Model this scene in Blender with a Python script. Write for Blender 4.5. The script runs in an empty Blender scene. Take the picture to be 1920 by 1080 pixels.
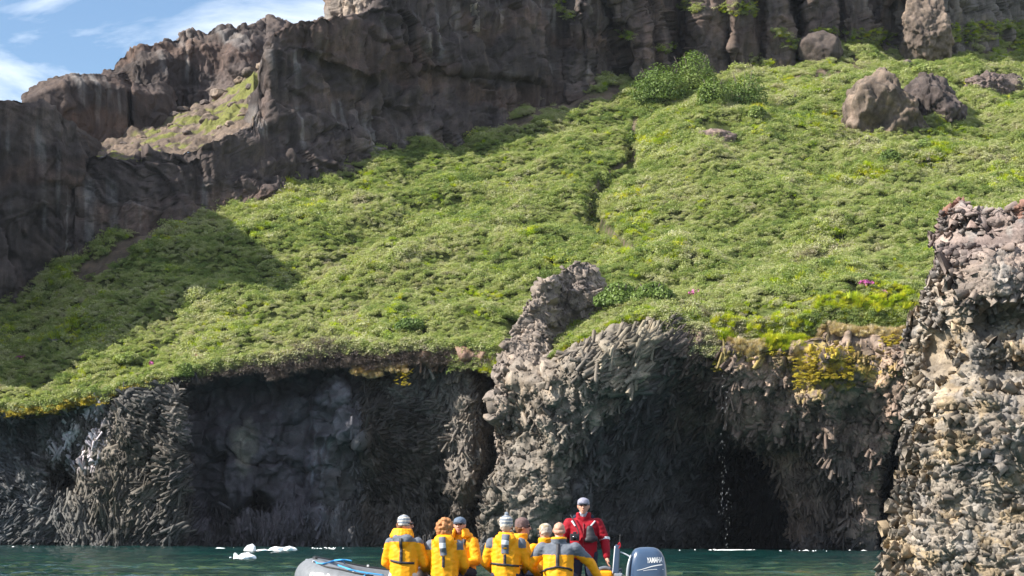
import bpy, bmesh, math, random
import numpy as np
from mathutils import Vector, Matrix, Euler
from mathutils.bvhtree import BVHTree
R = math.radians
rng = np.random.default_rng(7)
random.seed(7)
scene = bpy.context.scene
COL = scene.collection

# ------------------------------------------------------------------ camera, sky, sun, exposure
F = 4000.0                      # focal length in photograph pixels
PITCH = math.atan(456.0 / F)
CAM = np.array([0.0, 0.0, 1.4])
cam = bpy.data.cameras.new('camera'); cam.lens = 75.0; cam.sensor_width = 36.0
cam.clip_start = 0.5; cam.clip_end = 9000
camo = bpy.data.objects.new('camera', cam); COL.objects.link(camo)
ROLL = R(0.27)
camo.matrix_world = Matrix.Translation(Vector(CAM)) @ Matrix.Rotation(R(90) + PITCH, 4, 'X') @ Matrix.Rotation(ROLL, 4, 'Z')
scene.camera = camo

SUN_AZ = R(18.0)                # in front of due left
SUN_EL = R(38.0)
to_sun = Vector((-math.cos(SUN_AZ) * math.cos(SUN_EL), -math.sin(SUN_AZ) * math.cos(SUN_EL), math.sin(SUN_EL)))
sl = bpy.data.lights.new('sun', 'SUN'); sl.energy = 5.0; sl.angle = R(0.55); sl.color = (1.0, 0.94, 0.84)
so = bpy.data.objects.new('sun', sl); COL.objects.link(so)
so.rotation_euler = to_sun.to_track_quat('Z', 'Y').to_euler(); so.location = (-60, -20, 90)

world = bpy.data.worlds.new('World'); scene.world = world; world.use_nodes = True
wn = world.node_tree; wn.nodes.clear()
def N(nt, t, **kw):
    n = nt.nodes.new(t)
    for k, v in kw.items():
        if k.startswith('i_'):
            n.inputs[k[2:].replace('_', ' ')].default_value = v
        else:
            setattr(n, k, v)
    return n
sky = N(wn, 'ShaderNodeTexSky'); sky.sky_type = 'NISHITA'; sky.sun_disc = False
sky.sun_elevation = SUN_EL; sky.sun_rotation = math.atan2(to_sun.x, to_sun.y) % (2 * math.pi)
sky.air_density = 1.0; sky.dust_density = 0.3; sky.ozone_density = 1.6
bg = N(wn, 'ShaderNodeBackground'); bg.inputs['Strength'].default_value = 0.074
wo = N(wn, 'ShaderNodeOutputWorld')
# wispy clouds, by direction in the sky, mixed over the Sky Texture
tc = N(wn, 'ShaderNodeTexCoord')
mp = N(wn, 'ShaderNodeMapping'); mp.inputs['Rotation'].default_value = (0.0, R(-32), R(0)); mp.inputs['Scale'].default_value = (3.4, 3.0, 13.0)
mp.inputs['Location'].default_value = (0.0, 0.0, 0.0)
no = N(wn, 'ShaderNodeTexNoise'); no.inputs['Scale'].default_value = 1.6; no.inputs['Detail'].default_value = 9; no.inputs['Roughness'].default_value = 0.58; no.inputs['Distortion'].default_value = 0.5
cr = N(wn, 'ShaderNodeValToRGB'); cr.color_ramp.elements[0].position = 0.40; cr.color_ramp.elements[1].position = 0.66
mx = N(wn, 'ShaderNodeMix', data_type='RGBA'); mx.inputs[7].default_value = (10.2, 10.6, 11.2, 1)
wn.links.new(tc.outputs['Generated'], mp.inputs[0]); wn.links.new(mp.outputs[0], no.inputs['Vector'])
wn.links.new(no.outputs[0], cr.inputs[0]); wn.links.new(cr.outputs[0], mx.inputs[0])
tintm = N(wn, 'ShaderNodeMix', data_type='RGBA', blend_type='MULTIPLY'); tintm.inputs[0].default_value = 1.0; tintm.inputs[7].default_value = (0.92, 1.02, 1.12, 1)
wn.links.new(sky.outputs[0], tintm.inputs[6])
wn.links.new(tintm.outputs[2], mx.inputs[6]); wn.links.new(mx.outputs[2], bg.inputs[0]); wn.links.new(bg.outputs[0], wo.inputs[0])

scene.view_settings.view_transform = 'Standard'; scene.view_settings.look = 'None'
scene.view_settings.exposure = 1.06; scene.view_settings.gamma = 1.0
scene.view_settings.use_curve_mapping = False
scene.render.engine = 'CYCLES'
scene.cycles.max_bounces = 5; scene.cycles.diffuse_bounces = 3; scene.cycles.glossy_bounces = 3
scene.cycles.transmission_bounces = 4; scene.cycles.transparent_max_bounces = 6; scene.cycles.caustics_reflective = False; scene.cycles.caustics_refractive = False

# ------------------------------------------------------------------ numeric helpers
CP, SP = math.cos(PITCH), math.sin(PITCH)
CR, SR = math.cos(ROLL), math.sin(ROLL)
def P(px, py, Y):
    """world point at distance Y along the view axis of the ground plan, seen at photograph position px, py"""
    px, py, Y = np.broadcast_arrays(np.asarray(px, float), np.asarray(py, float), np.asarray(Y, float))
    a0 = (px - 960) / F; b0 = (540 - py) / F
    a = a0 * CR - b0 * SR; b = a0 * SR + b0 * CR
    dy = CP - b * SP; dz = SP + b * CP
    k = Y / dy
    return np.stack([a * k, Y, CAM[2] + dz * k], -1)
def proj(W):
    W = np.asarray(W, float); d = W - CAM
    z = d[..., 1] * CP + d[..., 2] * SP
    a = d[..., 0] / z; b = (-d[..., 1] * SP + d[..., 2] * CP) / z
    return 960 + F * (a * CR + b * SR), 540 - F * (-a * SR + b * CR)
def ss(a, b, x):
    t = np.clip((np.asarray(x, float) - a) / (b - a), 0, 1); return t * t * (3 - 2 * t)
def line(x, pts):
    p = np.array(pts, float); return np.interp(x, p[:, 0], p[:, 1])
def _h(ix, iy, iz, seed):
    h = (ix.astype(np.uint32) * np.uint32(374761393) + iy.astype(np.uint32) * np.uint32(668265263)
         + iz.astype(np.uint32) * np.uint32(2147483647) + np.uint32((seed * 1274126177) & 0xffffffff))
    h = (h ^ (h >> np.uint32(13))) * np.uint32(1274126177)
    h = (h ^ (h >> np.uint32(16))) * np.uint32(2246822519)
    return h ^ (h >> np.uint32(15))
_G = np.array([[1,1,0],[-1,1,0],[1,-1,0],[-1,-1,0],[1,0,1],[-1,0,1],[1,0,-1],[-1,0,-1],[0,1,1],[0,-1,1],[0,1,-1],[0,-1,-1]], float)
def perlin(Q, seed=0):
    Q = np.asarray(Q, float); i = np.floor(Q).astype(np.int64); f = Q - i
    u = f * f * f * (f * (f * 6 - 15) + 10)
    out = 0
    for dx in (0, 1):
        wx = u[..., 0] if dx else 1 - u[..., 0]
        for dy in (0, 1):
            wy = u[..., 1] if dy else 1 - u[..., 1]
            for dz in (0, 1):
                wz = u[..., 2] if dz else 1 - u[..., 2]
                g = _G[_h(i[..., 0] + dx, i[..., 1] + dy, i[..., 2] + dz, seed) % 12]
                out = out + wx * wy * wz * (g[..., 0] * (f[..., 0] - dx) + g[..., 1] * (f[..., 1] - dy) + g[..., 2] * (f[..., 2] - dz))
    return out
def fbm(Q, oct=4, seed=0, gain=0.5, ridge=False):
    s = 0; a = 1.0; Q = np.asarray(Q, float)
    for o in range(oct):
        n = perlin(Q * (2.03 ** o) + 17.3 * o, seed + o)
        s = s + a * ((0.5 - np.abs(n) * 2) if ridge else n)
        a *= gain
    return s
def worley(u, v, seed=0):
    iu = np.floor(u).astype(np.int64); iv = np.floor(v).astype(np.int64)
    f1 = np.full(u.shape, 9.0); f2 = np.full(u.shape, 9.0); cid = np.zeros(u.shape, np.uint32)
    du = np.zeros(u.shape); dv = np.zeros(u.shape); z = np.zeros_like(iu)
    for a in (-1, 0, 1):
        for b in (-1, 0, 1):
            h = _h(iu + a, iv + b, z, seed)
            x = iu + a + (h & np.uint32(1023)) / 1023.0 * 0.9; y = iv + b + ((h >> np.uint32(10)) & np.uint32(1023)) / 1023.0 * 0.9
            ex = u - x; ey = v - y; d = np.sqrt(ex * ex + ey * ey)
            m = d < f1
            f2 = np.where(m, f1, np.minimum(f2, d)); f1 = np.where(m, d, f1)
            cid = np.where(m, h, cid); du = np.where(m, ex, du); dv = np.where(m, ey, dv)
    r = [(_h(cid.astype(np.int64), z, z, seed + 50 + k) & np.uint32(65535)) / 65535.0 for k in range(3)]
    return f1, f2, r, du, dv
def fracture(u, v, seed, tilt=0.8, crack=0.25):
    """faceted broken-rock relief in -1..1: each cell has its own height and slant, with a groove at its edge"""
    f1, f2, r, du, dv = worley(u, v, seed)
    h = (r[0] - 0.5) * 1.2 + tilt * ((r[1] - 0.5) * 2 * du + (r[2] - 0.5) * 2 * dv)
    return h - crack * (1 - ss(0.0, 0.16, f2 - f1)), r[0]

# ------------------------------------------------------------------ object helpers
def tag(o, label=None, cat=None, group=None, kind=None):
    if label: o['label'] = label
    if cat: o['category'] = cat
    if group: o['group'] = group
    if kind: o['kind'] = kind
    return o
def np_mesh(name, V, faces_list, cols=None, smooth=False):
    """faces_list: list of (n,k) integer arrays"""
    me = bpy.data.meshes.new(name); V = np.ascontiguousarray(V, np.float32)
    me.vertices.add(len(V)); me.vertices.foreach_set('co', V.ravel())
    loops = np.concatenate([f.ravel() for f in faces_list]).astype(np.int32)
    starts = []; s = 0
    for f in faces_list:
        starts.append(s + np.arange(len(f)) * f.shape[1]); s += f.size
    starts = np.concatenate(starts).astype(np.int32)
    me.loops.add(len(loops)); me.polygons.add(len(starts))
    me.loops.foreach_set('vertex_index', loops); me.polygons.foreach_set('loop_start', starts)
    me.update(calc_edges=True)
    me.validate()
    if smooth: me.polygons.foreach_set('use_smooth', np.ones(len(starts), bool))
    if cols is not None:
        at = me.color_attributes.new('stone', 'FLOAT_COLOR', 'POINT')
        c = np.ones((len(V), 4), np.float32); c[:, :3] = cols; at.data.foreach_set('color', c.ravel())
    return me
def link(name, me, mat, parent=None):
    me.name = name
    o = bpy.data.objects.new(name, me); COL.objects.link(o)
    if mat is not None:
        me.materials.clear(); me.materials.append(mat)
    if parent is not None: o.parent = parent
    return o
def empty(name, loc, rz=0):
    o = bpy.data.objects.new(name, None); COL.objects.link(o); o.location = loc; o.rotation_euler = (0, 0, rz); o.empty_display_size = 0.3
    return o
def grid_faces(nr, nc):
    i = np.arange(nr * nc).reshape(nr, nc)
    return np.stack([i[:-1, :-1].ravel(), i[:-1, 1:].ravel(), i[1:, 1:].ravel(), i[1:, :-1].ravel()], -1)
def grid_normals(G):
    du = np.gradient(G, axis=1); dv = np.gradient(G, axis=0)
    n = np.cross(du, dv); return n / (np.linalg.norm(n, axis=-1, keepdims=True) + 1e-9)

# ------------------------------------------------------------------ materials
MATS = {}
def new_mat(name):
    m = bpy.data.materials.new(name); m.use_nodes = True; nt = m.node_tree; nt.nodes.clear()
    b = N(nt, 'ShaderNodeBsdfPrincipled'); o = N(nt, 'ShaderNodeOutputMaterial'); nt.links.new(b.outputs[0], o.inputs[0])
    return m, nt, b
def ramp(nt, src, stops):
    r = N(nt, 'ShaderNodeValToRGB'); e = r.color_ramp.elements
    while len(e) < len(stops): e.new(0.5)
    for k, (p, c) in enumerate(stops):
        e[k].position = p; e[k].color = (*c, 1)
    nt.links.new(src, r.inputs[0]); return r.outputs[0]
def noise(nt, scale, detail=6, rough=0.6, vec=None, dist=0.0):
    n = N(nt, 'ShaderNodeTexNoise'); n.inputs['Scale'].default_value = scale; n.inputs['Detail'].default_value = detail
    n.inputs['Roughness'].default_value = rough; n.inputs['Distortion'].default_value = dist
    if vec is not None: nt.links.new(vec, n.inputs['Vector'])
    return n.outputs[0]
def mixc(nt, f, a, b, mode='MIX'):
    m = N(nt, 'ShaderNodeMix', data_type='RGBA', blend_type=mode)
    for k, v in ((0, f), (6, a), (7, b)):
        if isinstance(v, (int, float)): m.inputs[k].default_value = v
        elif isinstance(v, tuple): m.inputs[k].default_value = (*v, 1)
        else: nt.links.new(v, m.inputs[k])
    return m.outputs[2]
def world_pos(nt, scale=(1, 1, 1), rot=(0, 0, 0)):
    g = N(nt, 'ShaderNodeNewGeometry'); m = N(nt, 'ShaderNodeMapping'); m.inputs['Scale'].default_value = scale; m.inputs['Rotation'].default_value = rot
    nt.links.new(g.outputs['Position'], m.inputs[0]); return m.outputs[0]
def rock_mat(name, rough=0.85, streak=0.5, nscale=0.6, bump=0.5, spec=0.3):
    """rock whose base colour is the 'stone' attribute (mineral colour, with shade painted into some parts), weathered by noise and vertical stains"""
    m, nt, b = new_mat(name)
    at = N(nt, 'ShaderNodeAttribute', attribute_name='stone')
    wp = world_pos(nt)
    n1 = noise(nt, nscale, 8, 0.65, wp)
    c = mixc(nt, 1.0, at.outputs['Color'], ramp(nt, n1, [(0.3, (0.62, 0.6, 0.62)), (0.5, (1, 1, 1)), (0.72, (1.45, 1.36, 1.22))]), 'MULTIPLY')
    ws = world_pos(nt, (0.9, 0.9, 0.07))
    n2 = noise(nt, 1.0, 6, 0.6, ws, 0.3)
    c2 = mixc(nt, streak, c, mixc(nt, 1.0, c, ramp(nt, n2, [(0.34, (0.45, 0.43, 0.45)), (0.52, (1, 1, 1)), (0.68, (1.6, 1.5, 1.45))]), 'MULTIPLY'))
    n3 = noise(nt, 9.0, 5, 0.7, wp)
    c3 = mixc(nt, 1.0, c2, ramp(nt, n3, [(0.3, (0.7, 0.7, 0.7)), (0.7, (1.3, 1.3, 1.3))]), 'MULTIPLY')
    nt.links.new(c3, b.inputs['Base Color']); b.inputs['Roughness'].default_value = rough
    b.inputs['Specular IOR Level'].default_value = spec
    bp = N(nt, 'ShaderNodeBump'); bp.inputs['Strength'].default_value = bump; bp.inputs['Distance'].default_value = 0.15
    n4 = noise(nt, 3.0, 8, 0.7, wp); nt.links.new(n4, bp.inputs['Height']); nt.links.new(bp.outputs[0], b.inputs['Normal'])
    return m
def leaf_mat(name, stops, patch=None, rand=0.35, trans=0.35, big=0.06, mid=0.5):
    m, nt, b = new_mat(name)
    wp = world_pos(nt)
    n1 = noise(nt, big, 4, 0.55, wp, 0.4); n2 = noise(nt, mid, 4, 0.6, wp)
    oi = N(nt, 'ShaderNodeObjectInfo')
    a = N(nt, 'ShaderNodeMath', operation='MULTIPLY'); a.inputs[1].default_value = rand; nt.links.new(oi.outputs['Random'], a.inputs[0])
    s = N(nt, 'ShaderNodeMath', operation='ADD'); nt.links.new(n1, s.inputs[0]); nt.links.new(a.outputs[0], s.inputs[1])
    s2 = N(nt, 'ShaderNodeMath', operation='MULTIPLY_ADD'); nt.links.new(n2, s2.inputs[0]); s2.inputs[1].default_value = 0.9; nt.links.new(s.outputs[0], s2.inputs[2])
    s3 = N(nt, 'ShaderNodeMath', operation='MULTIPLY_ADD'); nt.links.new(s2.outputs[0], s3.inputs[0]); s3.inputs[1].default_value = 1.25; s3.inputs[2].default_value = -0.69 - rand * .62
    col = ramp(nt, s3.outputs[0], stops)
    nt.links.new(col, b.inputs['Base Color']); b.inputs['Roughness'].default_value = 0.55; b.inputs['Specular IOR Level'].default_value = 0.35
    tr = N(nt, 'ShaderNodeBsdfTranslucent'); nt.links.new(mixc(nt, 1.0, col, (1.2, 1.25, 0.6), 'MULTIPLY'), tr.inputs[0])
    ms = N(nt, 'ShaderNodeMixShader'); ms.inputs[0].default_value = trans
    out = [n for n in nt.nodes if n.type == 'OUTPUT_MATERIAL'][0]
    nt.links.new(b.outputs[0], ms.inputs[1]); nt.links.new(tr.outputs[0], ms.inputs[2]); nt.links.new(ms.outputs[0], out.inputs[0])
    return m
def plain(name, col, rough=0.6, spec=0.4, metal=0.0, nz=0.0, nscale=8, bump=0.0, coat=0.0):
    if name in MATS: return MATS[name]
    m, nt, b = new_mat(name)
    b.inputs['Roughness'].default_value = rough; b.inputs['Specular IOR Level'].default_value = spec; b.inputs['Metallic'].default_value = metal
    b.inputs['Coat Weight'].default_value = coat
    if nz > 0 or bump > 0:
        t = N(nt, 'ShaderNodeTexCoord'); n1 = noise(nt, nscale, 5, 0.6, t.outputs['Object'])
        c = mixc(nt, 1.0, tuple(col), ramp(nt, n1, [(0.3, (1 - nz,) * 3), (0.7, (1 + nz,) * 3)]), 'MULTIPLY'); nt.links.new(c, b.inputs['Base Color'])
        if bump > 0:
            bp = N(nt, 'ShaderNodeBump'); bp.inputs['Strength'].default_value = bump; bp.inputs['Distance'].default_value = 0.02
            nt.links.new(n1, bp.inputs['Height']); nt.links.new(bp.outputs[0], b.inputs['Normal'])
    else:
        b.inputs['Base Color'].default_value = (*col, 1)
    MATS[name] = m; return m
M_CLIFF = rock_mat('high_cliff_rock', 0.9, 0.75, 0.25, 0.6)
M_SEA = rock_mat('sea_cliff_rock', 0.62, 0.45, 0.35, 0.5, 0.4)
M_STACK = rock_mat('dry_basalt', 0.8, 0.1, 0.8, 0.5)

# ------------------------------------------------------------------ generic rock relief
def relief(xs, top, bottom, Yf, nrows, disp, cap=None, side_l=None, side_r=None, rise=0.0):
    """a rock face sampled at the given columns; Yf(px,py,t) is its distance; the cap and the sides run back from the face"""
    tp = top(xs); bt = bottom(xs)
    t = np.linspace(0, 1, nrows)[:, None]
    py = bt[None] + (tp - bt)[None] * t; px = np.broadcast_to(xs[None], py.shape)
    G = P(px, py, Yf(px, py, t + 0 * px)); nf = nrows
    n0 = grid_normals(G)
    if cap is not None:
        c = np.array(cap, float)[:, None, None]
        add = G[-1][None] + c * np.array([0, 1, rise])[None, None]
        G = np.concatenate([G, add], 0)
    if side_l is not None:
        c = np.array(side_l[::-1], float)[None, :, None]
        G = np.concatenate([G[:, :1] + c * np.array([0.0, 1, 0]), G], 1)
    if side_r is not None:
        c = np.array(side_r, float)[None, :, None]
        G = np.concatenate([G, G[:, -1:] + c * np.array([-0.0, 1, 0])], 1)
    px2, py2 = proj(G)
    n = grid_normals(G)
    for _ in range(2):
        n[1:-1, 1:-1] = (n[1:-1, 1:-1] + n[:-2, 1:-1] + n[2:, 1:-1] + n[1:-1, :-2] + n[1:-1, 2:]) / 5
    n /= np.linalg.norm(n, axis=-1, keepdims=True) + 1e-9
    d, col = disp(G, px2, py2)
    G2 = G + n * d[..., None]
    return G2, col, px2, py2

# ------------------------------------------------------------------ prisms: broken basalt columns
def prism_arrays(base, axis, rad, length, sides=5, seed=3, squash=0.25):
    g = np.random.default_rng(seed); n = len(base)
    a = axis / (np.linalg.norm(axis, axis=-1, keepdims=True) + 1e-9)
    ref = np.where(np.abs(a[:, 2:3]) < 0.9, np.array([[0, 0, 1.0]]), np.array([[1.0, 0, 0]]))
    u = np.cross(a, ref); u /= np.linalg.norm(u, axis=-1, keepdims=True); v = np.cross(a, u)
    ang = (np.arange(sides)[None] + g.uniform(-0.28, 0.28, (n, sides))) * 2 * np.pi / sides + g.uniform(0, 6.28, (n, 1))
    rr = rad[:, None] * g.uniform(0.75, 1.2, (n, sides)); sq = 1 - g.uniform(0, squash, (n, 1))
    ring = (np.cos(ang) * rr)[..., None] * u[:, None] + (np.sin(ang) * rr * sq)[..., None] * v[:, None]
    slant = g.normal(0, 0.55, (n, 2))
    off = (np.cos(ang) * slant[:, :1] + np.sin(ang) * slant[:, 1:]) * rad[:, None]
    b = base[:, None] + ring * 1.05
    tp = base[:, None] + ring * g.uniform(0.7, 1.0, (n, 1, 1)) + a[:, None] * (length[:, None] + off)[..., None]
    V = np.concatenate([b, tp], 1)                    # n, 2s, 3
    q = np.stack([np.arange(sides), (np.arange(sides) + 1) % sides, sides + (np.arange(sides) + 1) % sides, sides + np.arange(sides)], -1)
    cap = sides + np.arange(sides)
    return V, q, cap
def build_prisms(parent, base, axis, rad, length, cols, mat, piece, rest, sides=5, seed=3, n_single=300, score=None):
    V, q, cap = prism_arrays(base, axis, rad, length, sides, seed)
    if score is None: score = rad * (rad + length) / (base[:, 1] ** 2)
    vis = score.copy(); px, py = proj(base)
    vis[(px < 8) | (px > 1912) | (py < 8) | (py > 1072)] = -1
    order = np.argsort(-vis); single = order[:n_single]; many = order[n_single:]
    c = np.repeat(cols[:, None], 2 * sides, 1)
    for k in single:
        ctr = V[k].mean(0)
        me = np_mesh(piece, V[k] - ctr, [q, cap[None]], c[k])
        o = link(piece, me, mat, parent); o.location = Vector(ctr) - parent.location
    n = len(many); offs = (np.arange(n) * 2 * sides)[:, None]
    Q = (q[None] + offs[..., None]).reshape(-1, 4); C = (cap[None] + offs)
    me = np_mesh(rest, V[many].reshape(-1, 3) - np.array(parent.location), [Q, C], c[many].reshape(-1, 3))
    o = link(rest, me, mat, parent); o['kind'] = 'stuff'
    return o
# ------------------------------------------------------------------ plan of the coast (photograph column -> row and distance)
RIM = [(-900,800,188),(-500,792,185),(-200,780,183),(0,766,182),(60,764,181.5),(100,757,181),(200,738,180.5),(300,710,179.5),(340,702,179),(420,690,180),(560,670,180),
       (640,657,180),(760,655,179),(880,652,178),(930,665,176.5),(960,680,175),(1035,672,172.5),(1060,655,172),(1100,634,171),(1160,608,170),(1220,592,169),
       (1260,602,168.5),(1340,640,168),(1400,648,167.5),(1480,644,167),(1560,622,167),(1640,626,166.5),(1720,624,166),(1900,620,166),(2500,620,165)]
BASE = [(-900,190),(0,184),(350,181),(700,180),(930,179),(1100,177),(1300,175),(1650,173),(2500,172)]
def rim_y(px):
    px = np.asarray(px, float); q = np.stack([px, 0 * px + 4.3, 0 * px], -1)
    return np.interp(px, [p[0] for p in RIM], [p[1] for p in RIM]) + 9 * perlin(q / 55.0, 5) + 6 * perlin(q / 17.0, 6)
rim_Y = lambda px: np.interp(px, [p[0] for p in RIM], [p[2] for p in RIM])
UP = [(-900,560,192),(-500,560,198),(-200,550,204),(0,535,207.5),(150,462,209.5),(230,435,210.5),(330,395,212),(420,375,214),(500,362,216.5),(560,330,219),(640,302,223),
      (753,280,229.5),(830,255,234),(900,222,239),(1000,202,245),(1080,192,249),(1180,140,254),(1290,150,258),(1350,138,260),(1440,140,262),(1490,120,263),
      (1560,98,266),(1650,78,270),(1720,100,268),(1790,90,272),(1850,66,278),(1920,48,284),(2500,0,300)]
up_Y = lambda px: np.interp(px, [p[0] for p in UP], [p[2] for p in UP])
up_y = lambda px: np.interp(px, [p[0] for p in UP], [p[1] for p in UP])
# thin-plate surface through both lines
ctrl = np.concatenate([P([p[0] for p in RIM], [p[1] for p in RIM], [p[2] for p in RIM]), P([p[0] for p in UP], [p[1] for p in UP], [p[2] for p in UP])])
mid = []
for px_, f_, sag in [(-200,.5,-.5),(100,.5,-.6),(300,.5,-.6),(500,.5,-.5),(700,.5,-.6),(900,.5,-.4),(1100,.5,-.8),(1300,.5,0.2),(1500,.45,.2),(1700,.5,.6),(1850,.5,0.0),(1560,.8,1.8),(1700,.75,2.2),(1250,.75,.6)]:
    a_ = P(px_, rim_y(px_), rim_Y(px_)); b_ = P(px_, up_y(px_), up_Y(px_)); m_ = a_ * (1 - f_) + b_ * f_; m_[2] += sag; mid.append(m_)
ctrl = np.concatenate([ctrl, np.array(mid)])
def tps_fit(C, lam=0.3):
    n = len(C); xy = C[:, :2] / 50.0
    d = np.linalg.norm(xy[:, None] - xy[None], axis=-1); K = np.where(d > 0, d * d * np.log(d + 1e-12), 0) + lam * 0.001 * np.eye(n)
    A = np.zeros((n + 3, n + 3)); A[:n, :n] = K; A[:n, n] = 1; A[:n, n + 1:] = xy; A[n, :n] = 1; A[n + 1:, :n] = xy.T
    w = np.linalg.solve(A, np.concatenate([C[:, 2], np.zeros(3)])); return xy, w
_xy, _w = tps_fit(ctrl)
def tps(X, Y):
    sh = np.shape(X); q = np.stack([np.ravel(X), np.ravel(Y)], -1) / 50.0; out = np.empty(len(q))
    for s in range(0, len(q), 40000):
        d = np.linalg.norm(q[s:s + 40000, None] - _xy[None], axis=-1)
        out[s:s + 40000] = (d * d * np.log(d + 1e-12)) @ _w[:-3] + _w[-3] + q[s:s + 40000] @ _w[-2:]
    return out.reshape(sh)
GULLY = [(1192,225),(1182,262),(1190,300),(1150,318),(1122,345),(1106,388),(1120,410),(1150,440),(1190,470)]
def poly_dist(px, py, pts):
    d = np.full(np.shape(px), 1e9)
    for (x0, y0), (x1, y1) in zip(pts[:-1], pts[1:]):
        vx, vy = x1 - x0, y1 - y0; t = np.clip(((px - x0) * vx + (py - y0) * vy) / (vx * vx + vy * vy), 0, 1)
        d = np.minimum(d, np.hypot(px - x0 - t * vx, py - y0 - t * vy))
    return d
def ground(X, Y):
    z = tps(X, Y)
    px, py = proj(np.stack([X, Y, z], -1))
    q = np.stack([X, Y, 0 * X], -1)
    fr = ss(0, 6, Y - np.interp(px, [p[0] for p in RIM], [p[2] for p in RIM]))
    b = fbm(q / 14.0, 3, 3) * 2.2 + fbm(q / 4.2, 3, 9) * 1.0 + 0.25 * fbm(q / 1.3, 2, 12)
    z = z + b * (0.35 + 0.65 * fr)
    z = z - 3.6 * np.exp(-(poly_dist(px, py, GULLY) / 13.0) ** 2) * ss(0, 1, (py - 215) / 60)
    return z
def locate(px, py):
    """where the ground is seen at px, py"""
    Y = np.linspace(float(rim_Y(px)) - 2, float(up_Y(px)) + 12, 500); W = P(px, py, Y); g = ground(W[:, 0], W[:, 1])
    k = np.where(g >= W[:, 2])[0]; k = k[0] if len(k) else len(Y) - 1
    return W[k]

# ------------------------------------------------------------------ water
def water():
    m, nt, b = new_mat('sea_water')
    b.inputs['Base Color'].default_value = (0.006, 0.075, 0.07, 1); b.inputs['Roughness'].default_value = 0.05; b.inputs['IOR'].default_value = 1.33
    b.inputs['Specular IOR Level'].default_value = 0.5
    wp = world_pos(nt, (1.0, 0.8, 1)); n1 = noise(nt, 0.9, 5, 0.6, wp, 0.4); n2 = noise(nt, 0.08, 3, 0.5, wp)
    nt.links.new(mixc(nt, ramp(nt, n2, [(0.35, (0, 0, 0)), (0.65, (1, 1, 1))]), (0.003, 0.032, 0.034), (0.006, 0.056, 0.048)), b.inputs['Base Color'])
    bp = N(nt, 'ShaderNodeBump'); bp.inputs['Strength'].default_value = 0.5; bp.inputs['Distance'].default_value = 0.25; nt.links.new(n1, bp.inputs['Height'])
    nt.links.new(bp.outputs[0], b.inputs['Normal'])
    # near sheet with real ripples, far sheet to the horizon
    ys = np.geomspace(8, 230, 520); u = np.concatenate([np.linspace(-2.2, -.3, 24), np.linspace(-0.28, 0.28, 200), np.linspace(.3, 2.2, 24)])
    X = u[None] * ys[:, None]; Y = np.broadcast_to(ys[:, None], X.shape)
    q = np.stack([X, Y * 1.0, 0 * X], -1)
    a = np.interp(Y, [18, 120, 260], [1, .8, .5])
    Z = a * (0.13 * fbm(q / np.array([3.2, 1.9, 1]), 3, 21) + 0.045 * fbm(q / np.array([0.8, 0.5, 1]), 3, 25))
    me = np_mesh('water', np.stack([X, Y, Z], -1).reshape(-1, 3), [grid_faces(*X.shape)], smooth=True)
    o = link('water', me, m); tag(o, kind='structure')
    xs = np.linspace(-4000, 4000, 9); G = np.stack(np.meshgrid(xs, np.linspace(-4000, 4000, 9)), -1)
    me = np_mesh('sea_surface', np.concatenate([G.reshape(-1, 2), np.full((81, 1), -0.14)], -1), [grid_faces(9, 9)])
    tag(link('sea', me, m), kind='structure')
water()

# ------------------------------------------------------------------ green slope: soil and rock under the shrubs
def slope():
    xs = np.linspace(-450, 2200, 560); t = np.linspace(0, 1, 190)[:, None]
    Yr = rim_Y(xs)[None]; Yu = up_Y(xs)[None] + 10
    Y = Yr + (Yu - Yr) * t; X = (xs[None] - 960) / F * Y * 1.0
    z = ground(X, Y) - 0.25
    first = ss(0, 1.6, Y - Yr); z = z - (1 - first) * 0.5
    G = np.stack([X, Y, z], -1)
    px, py = proj(G)
    c = np.zeros(G.shape) + np.array([0.06, 0.075, 0.022])
    k = fbm(G / 3.0, 3, 31)[..., None]; c = c * (1 + 0.8 * k)
    bare = (BARE(px, py))[..., None]
    c = c * (1 - bare) + bare * np.array([0.11, 0.085, 0.065]) * (1 + 0.6 * k)
    m = rock_mat('slope_soil', 0.95, 0.0, 0.8, 0.6, 0.1)
    me = np_mesh('slope', G.reshape(-1, 3), [grid_faces(*X.shape)], c.reshape(-1, 3))
    o = link('hillside', me, m); tag(o, kind='structure')
def blob(px, py, cx, cy, rx, ry, p=2.0, soft=0.35):
    return 1 - ss(1 - soft, 1 + soft, np.hypot((px - cx) / rx, (py - cy) / ry))
def BARE(px, py):
    """bare soil, scree and rock ledges where no shrub grows"""
    q = np.stack([px / 30.0, py / 14.0, 0 * px], -1); n = fbm(q, 3, 61)
    b = 0
    d = poly_dist(px, py, [(150, 520), (230, 470), (300, 425), (345, 395)]); b = np.maximum(b, 1 - ss(9, 24, d + n * 14))
    b = np.maximum(b, 1 - ss(6, 14, poly_dist(px, py, [(880, 235), (980, 232), (1010, 215)]) + n * 8))
    b = np.maximum(b, 1 - ss(5, 16, poly_dist(px, py, [(1000, 205), (1060, 195), (1110, 185), (1160, 170)]) + n * 10))
    b = np.maximum(b, blob(px, py, 1540, 140, 60, 12) * (n > -0.1)); b = np.maximum(b, blob(px, py, 1850, 90, 55, 14) * (n > -0.15))
    b = np.maximum(b, 1 - ss(2, 5, poly_dist(px, py, GULLY)))
    b = np.maximum(b, blob(px, py, 1600, 118, 40, 14) * (n > 0.05))
    return np.clip(b, 0, 1)
slope()

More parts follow.
